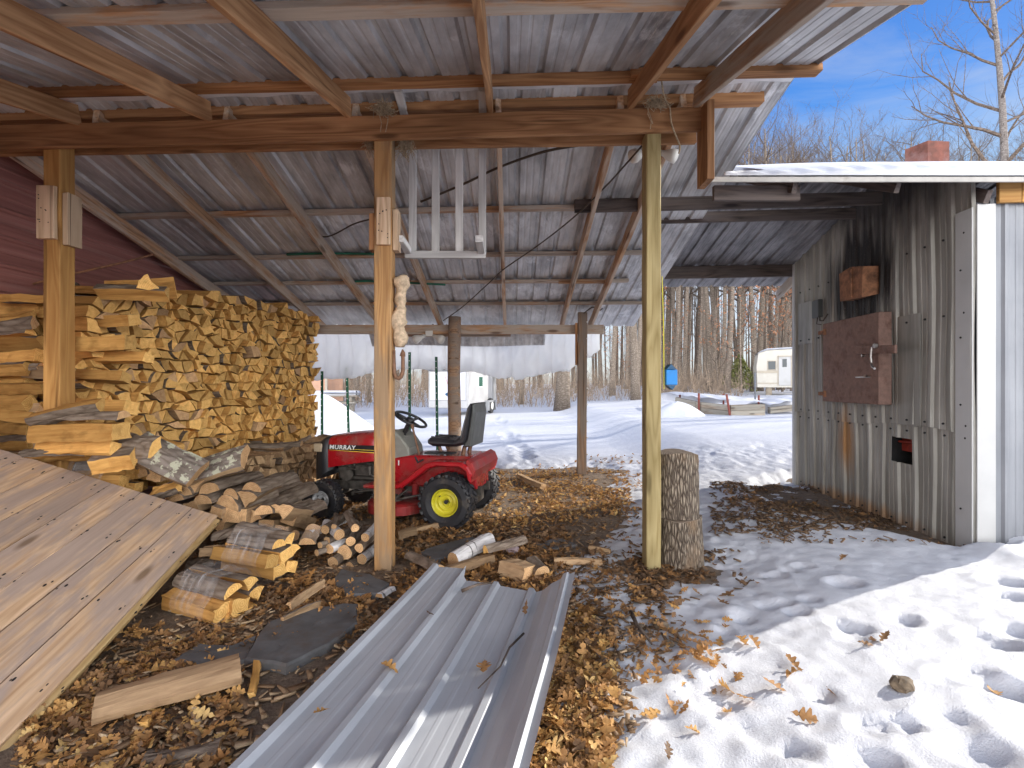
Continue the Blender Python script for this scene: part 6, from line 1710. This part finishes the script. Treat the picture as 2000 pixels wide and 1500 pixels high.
# raised beds with snow
def bed(pts, hgt, lab, mound, depth):
    root = empty('raised_bed', pts[0], lab, 'raised bed')
    for p, q in zip(pts[:-1], pts[1:]):
        p, q = Vector(p), Vector(q)
        for j in range(2): timber('sleeper', p+Vector((0, 0, hgt*(.25+.5*j))), q+Vector((0, 0, hgt*(.25+.5*j))), .14, hgt*.49, MW['sleeper_w'], root, jit=.006, c=.012)
    xs = np.linspace(0, 1, 40); V = []; F = []; m = 14
    for t in xs:
        k = t*(len(pts)-1); i = min(int(k), len(pts)-2); p = Vector(pts[i]).lerp(Vector(pts[i+1]), k-i)
        for j in range(m):
            s = j/(m-1); V.append((p.x+.1*s, p.y-.06+depth*s, p.z+hgt*1.0+mound*(math.sin(math.pi*min(1, .12+s*.88))**.6)*(math.sin(math.pi*(.06+.88*t))**.5)-.08*(s > .97)+.02*math.sin(t*31+s*5)))
    for i in range(39):
        for j in range(m-1): a = i*m+j; F.append((a, a+m, a+m+1, a+1))
    o = mobj('bed_snow', mesh_np('bed_snow', V, F, [MW['snow']], None, True)); tag(o, 'snow heaped in the '+lab.split(' ', 1)[1][:60], 'snow', kind='stuff'); return o
MW['sleeper_w'] = wood('old_sleeper_wood', (.10, .075, .055), (.32, .26, .20), grey=(.36, .33, .28), greyamt=.5)
def gp(x, y, Y): p = at(x, y, Y); return (p.x, p.y, p.z)
bed([gp(1322, 796, 17.6), gp(1362, 806, 16.6), gp(1426, 814, 15.6), gp(1492, 812, 15.7)], .36, 'long raised bed of old sleepers with rusty stakes', .28, 3.0)
bed([gp(1502, 808, 16.2), gp(1562, 801, 16.4), gp(1600, 800, 16.5)], .20, 'short raised bed beside the boiler shed corner', .26, 2.0)
for i, (x, y0, y1, Y, lab) in enumerate([(1365, 768, 800, 16.4, 'rusty stake at the left of the long raised bed'), (1423, 770, 814, 15.5, 'leaning rusty stake at the front of the long raised bed'), (1413, 769, 786, 18.5, 'short rusty stake behind the long raised bed'),
                                         (1482, 772, 800, 17.0, 'rusty stake at the right end of the long raised bed'), (1328, 765, 792, 18.5, 'thin stake between the snow mound and the long raised bed'), (1475, 728, 782, 19.5, 'tall dark stake in front of the caravan')]):
    a, b = at(x+(4 if i == 1 else 0), y1+6, Y), at(x-(4 if i == 1 else 0), y0, Y); mb = MB(); mb.tube([a, b], .035, 6); tag(mb.build('stake', MW['stake'] if i != 5 else MW['trailerdark']), lab, 'stake')
def mound(c, rx, ry, hh, lab, seed, name='snow_mound'):
    V = []; F = []; n = 36; m = 12; rg = random.Random(seed); ph = rg.uniform(0, 6)
    for i in range(m+1):
        t = i/m
        for k in range(n):
            a = 2*math.pi*k/n; rr = (1+.10*math.sin(a*2+ph)+.05*math.sin(a*5+ph)); V.append((rx*t*rr*math.cos(a), ry*t*rr*math.sin(a), hh*(math.cos(t*math.pi*.5)**1.1 if t < 1 else 0)*(1+.06*math.sin(a*3+t*5))-.1*t))
    for i in range(m):
        for k in range(n): a, b = i*n+k, i*n+(k+1) % n; F.append((a, b, b+n, a+n)[::-1])
    return tag(mobj(name, mesh_np(name, V, F, [MW['snow']], None, True), None, Matrix.Translation(c)), lab, 'snow pile')
mound((-5.35, 13.6, gz(-5.35, 13.6)), 1.75, 1.5, 1.0, 'tall smooth snow mound behind the green fence posts', 2)
mound((4.95, 15.4, gz(4.95, 15.4)), .95, .8, .42, 'low snow mound just right of the treated post', 3)
mound((9.6, 18.5, gz(9.6, 18.5)), 1.2, 1.0, .45, 'low snow mound in front of the caravan', 4)
# tan outbuilding and picnic table
tbx = empty('tan_outbuilding', (-9.9, 25, gz(-9.5, 25)), 'tan clapboard outbuilding half hidden behind the firewood stack', 'building')
mb = MB(); g0 = gz(-9.5, 25)
for k in range(14): mb.box(-11.6, -9.08, 25.0+.004*(k % 2), 27.5, g0-.2+k*.18, g0-.2+k*.18+.178)
mb.build('wall', MW['tanwall'], tbx); mb = MB(); mb.box(-9.13, -9.02, 24.97, 25.05, g0-.2, g0+2.35); mb.build('corner_trim', MW['stripe'], tbx)
mb = MB(); mb.box(-11.8, -8.9, 24.8, 27.7, g0+2.32, g0+2.42); mb.build('roof', MW['trailerdark'], tbx)
pt = (-7.9, 23.0); g0 = gz(*pt)
PT = empty('picnic_table', (*pt, g0), 'snow covered picnic table near the tan outbuilding', 'picnic table', None, R(6)); MPt = WM[PT.name]
tb('table_top', [(-1.0, 1.0, -.4, .4, .68, .74)], MW['sleeper_w'], PT, MPt); tb('bench', [(-1.0, 1.0, -.95, -.65, .40, .45)], MW['sleeper_w'], PT, MPt); tb('bench', [(-1.0, 1.0, .65, .95, .40, .45)], MW['sleeper_w'], PT, MPt)
for x in (-.7, .7): tb('leg', [(x-.05, x+.05, -.85, .85, .34, .40), (x-.05, x+.05, -.35, -.25, 0, .68), (x-.05, x+.05, .25, .35, 0, .68)], MW['sleeper_w'], PT, MPt)
mb = MB(); mb.box(-1.03, 1.03, -.43, .43, .742, .95, 0, c=.09); tag(mb.build('table_snow', MW['snow'], None, MPt, True), 'thick snow on the picnic table', 'snow', kind='stuff')

# ------------------------------------------------------------------ bare trees
def tree_geo(seed, Ht, r0, limbs=15, first=.35, spread=1.0, lean=0.0, subs=6, twigs=5, leaves=0):
    rg = random.Random(seed); T = MB(); Cn = MB(); Lf = []
    ph = rg.uniform(0, 6); N = 12; tp = []
    for i in range(N+1):
        t = i/N; tp.append(Vector((Ht*(.012*math.sin(t*5+ph)+lean*t), Ht*.010*math.sin(t*4+ph*2), Ht*t)))
    T.tube(tp, [r0*(1.25 if i == 0 else 1)*(1-.86*(i/N)**.9) for i in range(N+1)], 9)
    def branch(p, d, L, r, level):
        n = (5, 3, 2)[level]; pts = [p]; dd = d.normalized(); cur = p
        for i in range(n):
            dd = (dd+Vector((rg.gauss(0, .18), rg.gauss(0, .18), rg.gauss(.10, .12)))).normalized(); cur = cur+dd*(L/n); pts.append(cur)
        Cn.tube(pts, [r*(1-.75*i/n) for i in range(n+1)], (5, 4, 3)[level], 0, False)
        return pts
    for li in range(limbs):
        t = first+(1-first)*((li+rg.random())/limbs)*.97; k = t*N; i = min(int(k), N-1); p = tp[i].lerp(tp[i+1], k-i)
        a = li*2.4+rg.uniform(-.5, .5); up = rg.uniform(.35, 1.0)
        d = Vector((math.cos(a)*spread, math.sin(a)*spread, up)); L = Ht*(.13+.24*(1-t))*rg.uniform(.7, 1.25)
        r = r0*(1-.86*t**.9)*rg.uniform(.35, .6)+.006
        bp = branch(p, d, L, r, 0)
        for s in range(subs):
            u = .2+.8*(s+rg.random())/subs; kk = u*5; j = min(int(kk), 4); q = bp[j].lerp(bp[j+1], kk-j); base = (bp[j+1]-bp[j]).normalized()
            d2 = base+Vector((rg.gauss(0, .6), rg.gauss(0, .6), rg.gauss(.15, .4))); sp = branch(q, d2, L*rg.uniform(.3, .55), max(.006, r*.4*(1-.5*u)), 1)
            for w in range(twigs):
                u2 = .15+.85*(w+rg.random())/twigs; k2 = u2*3; j2 = min(int(k2), 2); q2 = sp[j2].lerp(sp[j2+1], k2-j2)
                d3 = (sp[j2+1]-sp[j2]).normalized()+Vector((rg.gauss(0, .7), rg.gauss(0, .7), rg.gauss(.1, .45))); tw = branch(q2, d3, L*rg.uniform(.12, .28), .0065, 2)
                for _ in range(leaves): Lf.append(tw[rg.choice([1, 2])]+Vector((rg.gauss(0, .08), rg.gauss(0, .08), rg.gauss(0, .08))))
    return T, Cn, Lf
def leaf_cards(pts, s, seed):
    rg = random.Random(seed); mb = MB()
    for p in pts:
        a = Vector((rg.gauss(0, 1), rg.gauss(0, 1), rg.gauss(0, 1))).normalized()*s*rg.uniform(.6, 1.2); b = a.cross(Vector((rg.gauss(0, 1), rg.gauss(0, 1), rg.gauss(0, 1)))).normalized()*s*.4
        mb.add([p-a, p+b, p+a, p-b], [(0, 1, 2, 3)])
    return mb
VAR = []
for sd_, (Ht, r0, lm, fs, sp) in enumerate([(17, .19, 16, .42, .8), (20, .24, 18, .40, .9), (15, .14, 14, .38, .7), (18, .17, 15, .5, .75), (13, .11, 13, .35, .7), (21, .27, 20, .36, 1.0)]):
    T, Cn, _ = tree_geo(20+sd_, Ht, r0, lm, fs, sp)
    VAR.append((Ht, mesh_np('trunk', T.V, T.F, [MW['treebark']], None, True), mesh_np('crown', Cn.V, Cn.F, [MW['twig']])))
def place_tree(vi, X, Y, hgt, rot, lab, grp, fat=1.0):
    Ht, tm_, cm_ = VAR[vi]; s = hgt/Ht
    r = bpy.data.objects.new('bare_tree', None); r.empty_display_size = .3
    z = float(base_h(np.array([X]), np.array([Y]))[0])-.1
    M = Matrix.Translation((X, Y, z)) @ Matrix.Rotation(rot, 4, 'Z') @ Matrix.Diagonal((s*fat, s*fat, s, 1))
    link(r, None, M); tag(r, lab, 'tree', grp); mobj('trunk', tm_, r, M); mobj('crown', cm_, r, M); return r
rt = random.Random(5)
# trees one can point at in the gap right of the treated post
for (px, Y, wpx, hgt, vi, lab) in [(1112, 24, 28, 19, 5, 'thickest bare tree, standing between the back posts'), (1233, 27, 18, 17, 1, 'stout dark bare tree just left of the treated post'), (1203, 33, 12, 17, 0, 'slim bare tree left of the stout dark one'),
                                   (1321, 34, 9, 17, 3, 'slim bare tree closest to the right of the treated post'), (1342, 36, 10, 19, 0, 'pale bare tree second right of the treated post'), (1378, 33, 13, 17, 1, 'tall bare tree above the left end of the raised bed'),
                                   (1410, 36, 11, 18, 3, 'bare tree above the middle of the raised bed'), (1426, 32, 12, 17, 5, 'dark straight bare tree left of the small green pine'), (1466, 34, 12, 17, 1, 'dark bare tree right of the small green pine'),
                                   (1490, 35, 15, 18, 5, 'thick grey bare tree right behind the left end of the caravan'), (1512, 37, 10, 18, 3, 'bare tree behind the caravan door'), (692, 31, 10, 15, 1, 'bare tree beside the picnic table'),
                                   (716, 32, 9, 15, 0, 'bare tree right of the one beside the picnic table'), (1022, 30, 10, 15, 1, 'bare tree right of the cargo trailer'), (1250, 30, 11, 16, 5, 'bare tree right of the stout dark one')]:
    X = (px-1000)/1000*Y; r0 = (.19, .24, .14, .17, .11, .27)[vi]; fat = (wpx*.5/1000*Y)/(r0*hgt/VAR[vi][0])
    place_tree(vi, X, Y, hgt, rt.uniform(0, 6.28), lab, None, min(1.6, max(.7, fat)))
lab = 'leafless tree of the wood behind the yard'; k = 0
for i in range(124):
    Y = rt.uniform(37, 72); px = rt.uniform(1280, 2060) if i < 62 else rt.uniform(560, 1290) if i < 92 else rt.uniform(1290, 1600)
    X = (px-1000)/1000*Y
    hgt = Y*(rt.uniform(.39, .47) if i < 62 or i > 91 else rt.uniform(.3, .42))+1.2
    place_tree(rt.randrange(6), X, Y, hgt, rt.uniform(0, 6.28), lab, 'leafless trees of the wood', rt.uniform(.7, 1.2))
# the tall pale tree beyond the boiler shed, and trees out to the right that stripe the yard with shade
T, Cn, _ = tree_geo(77, 21, .24, 22, .42, 1.1, -.035, 7, 6); X, Y = 19.7, 20.5
r = empty('bare_tree', (X, Y, 0), 'tall pale barked tree rising into the sky beyond the boiler shed', 'tree'); M = WM[r.name]
T.build('trunk', MW['whitebark'], r, M, True); Cn.build('crown', MW['twig'], r, M)
for (X, Y, hgt, vi) in ((26, 24.5, 15, 1), (31, 30, 17, 0), (24, 31, 16, 3), (34, 26, 17, 5), (22, 27.5, 12, 2), (38, 34, 18, 1), (29, 38, 17, 0), (23.5, 22.5, 11, 4), (41, 29, 17, 3)):
    place_tree(vi, X, Y, hgt, rt.uniform(0, 6.28), 'leafless tree at the right of the yard beyond the boiler shed', 'leafless trees right of the yard')
# young oaks that keep russet leaves
OV = []
for sd_ in range(3):
    T, Cn, Lf = tree_geo(60+sd_, 6.5, .06, 12, .25, 1.0, 0, 4, 4, 1); lc = leaf_cards(Lf, .10, sd_)
    OV.append((mesh_np('trunk', T.V, T.F, [MW['treebark']], None, True), mesh_np('branches', Cn.V, Cn.F, [MW['twig']]), mesh_np('crown', lc.V, lc.F, [MW['redleaf']])))
for i, (px, Y, hgt) in enumerate(((1400, 31, 5.5), (1448, 32, 7.5), (1500, 33, 8), (1530, 34, 7), (1545, 36, 8), (690, 33, 3.5), (1290, 33, 7), (700, 36, 4), (1215, 34, 4.0), (1480, 38, 8.5), (1330, 36, 6), (850, 38, 4), (735, 38, 4), (1190, 37, 4.5))):
    X = (px-1000)/1000*Y; s = hgt/6.5; z = float(base_h(np.array([X]), np.array([float(Y)]))[0])
    r = bpy.data.objects.new('young_oak', None); M = Matrix.Translation((X, Y, z)) @ Matrix.Rotation(i*1.3, 4, 'Z') @ Matrix.Scale(s, 4); link(r, None, M)
    tag(r, 'young oak with russet leaves at the edge of the wood', 'tree', 'young russet oaks')
    for nm, me in zip(('trunk', 'branches', 'crown'), OV[i % 3]): mobj(nm, me, r, M)
# small pine
X, Y = 14.9, 33.5; z = float(base_h(np.array([X]), np.array([Y]))[0]); r = empty('young_pine', (X, Y, z), 'small yellowish green pine left of the caravan', 'tree')
mb = MB(); mb.tube([(X, Y, z), (X, Y, z+2.5)], [.05, .012], 8); mb.build('trunk', MW['treebark'], r)
pts = []
for i in range(1100):
    h = random.random()**.8; rr = (1-h)*1.25*math.sqrt(random.random())+.05; a = random.uniform(0, 6.28); pts.append(Vector((X+rr*math.cos(a), Y+rr*math.sin(a), z+.35+h*2.2+rr*.2*math.sin(a*5))))
leaf_cards(pts, .13, 9).build('crown', MW['needle'], r)
# the far wood and the dry brush, which read as masses
rg = random.Random(31); mb = MB()
for i in range(300):
    Y = rg.uniform(62, 105); px = rg.uniform(540, 2100); X = (px-1000)/1000*Y; z = .3; hh = Y*rg.uniform(.25, .40)
    x2 = X+rg.gauss(0, .6); r0 = rg.uniform(.08, .2)
    tp = [Vector((X, Y, z)), Vector((X+(x2-X)*.4, Y, z+hh*.4)), Vector((x2, Y, z+hh))]; mb.tube(tp, [r0, r0*.7, r0*.12], 4, 0, False)
    for b in range(9):
        t = rg.uniform(.3, .95); p = tp[0].lerp(tp[2], t); a = rg.uniform(0, 6.28); L = hh*rg.uniform(.1, .22)*(1.2-t); q = p+Vector((math.cos(a)*.7, math.sin(a)*.4, rg.uniform(.4, 1)))*L; mb.tube([p, q], [r0*.3, .02], 3, 0, False)
        for c in range(3): s_ = p.lerp(q, rg.uniform(.3, .9)); mb.tube([s_, s_+Vector((rg.gauss(0, .5), 0, rg.uniform(.1, .8)))*L*.5], [.03, .012], 3, 0, False)
tag(mb.build('far_woods', MW['twig']), 'far bare wood behind the nearer trees', 'woods', kind='stuff')
mb = MB()
for i in range(5200):
    Y = 27+rg.random()**1.3*34; px = rg.uniform(540, 1330) if i < 3200 else rg.uniform(1290, 1480) if i < 4500 else rg.uniform(1480, 2000); X = (px-1000)/1000*Y
    if 12.5 < X < 23 and Y < 34: continue
    z = float(.45*min(1, max(0, (Y-24)/28))); z += .3*min(1, max(0, (X-4)/6)); hh = rg.uniform(.5, 2.3)*(1 if Y < 40 else 1.5)
    d = Vector((rg.gauss(0, .22), rg.gauss(0, .2), 1)); p = Vector((X, Y, z-.05)); q = p+d*hh*.6; w_ = p+d*hh+Vector((rg.gauss(0, .15)*hh, 0, 0))
    mb.tube([p, q, w_], [.014, .010, .005], 3, 0, False)
    for c in range(2): s_ = p.lerp(q, rg.uniform(.4, 1)); mb.tube([s_, s_+Vector((rg.gauss(0, .4), 0, rg.uniform(.1, .6)))*hh*.5], [.008, .004], 3, 0, False)
tag(mb.build('dry_brush', MW['brush']), 'tan dry undergrowth along the edge of the wood', 'undergrowth', kind='stuff')
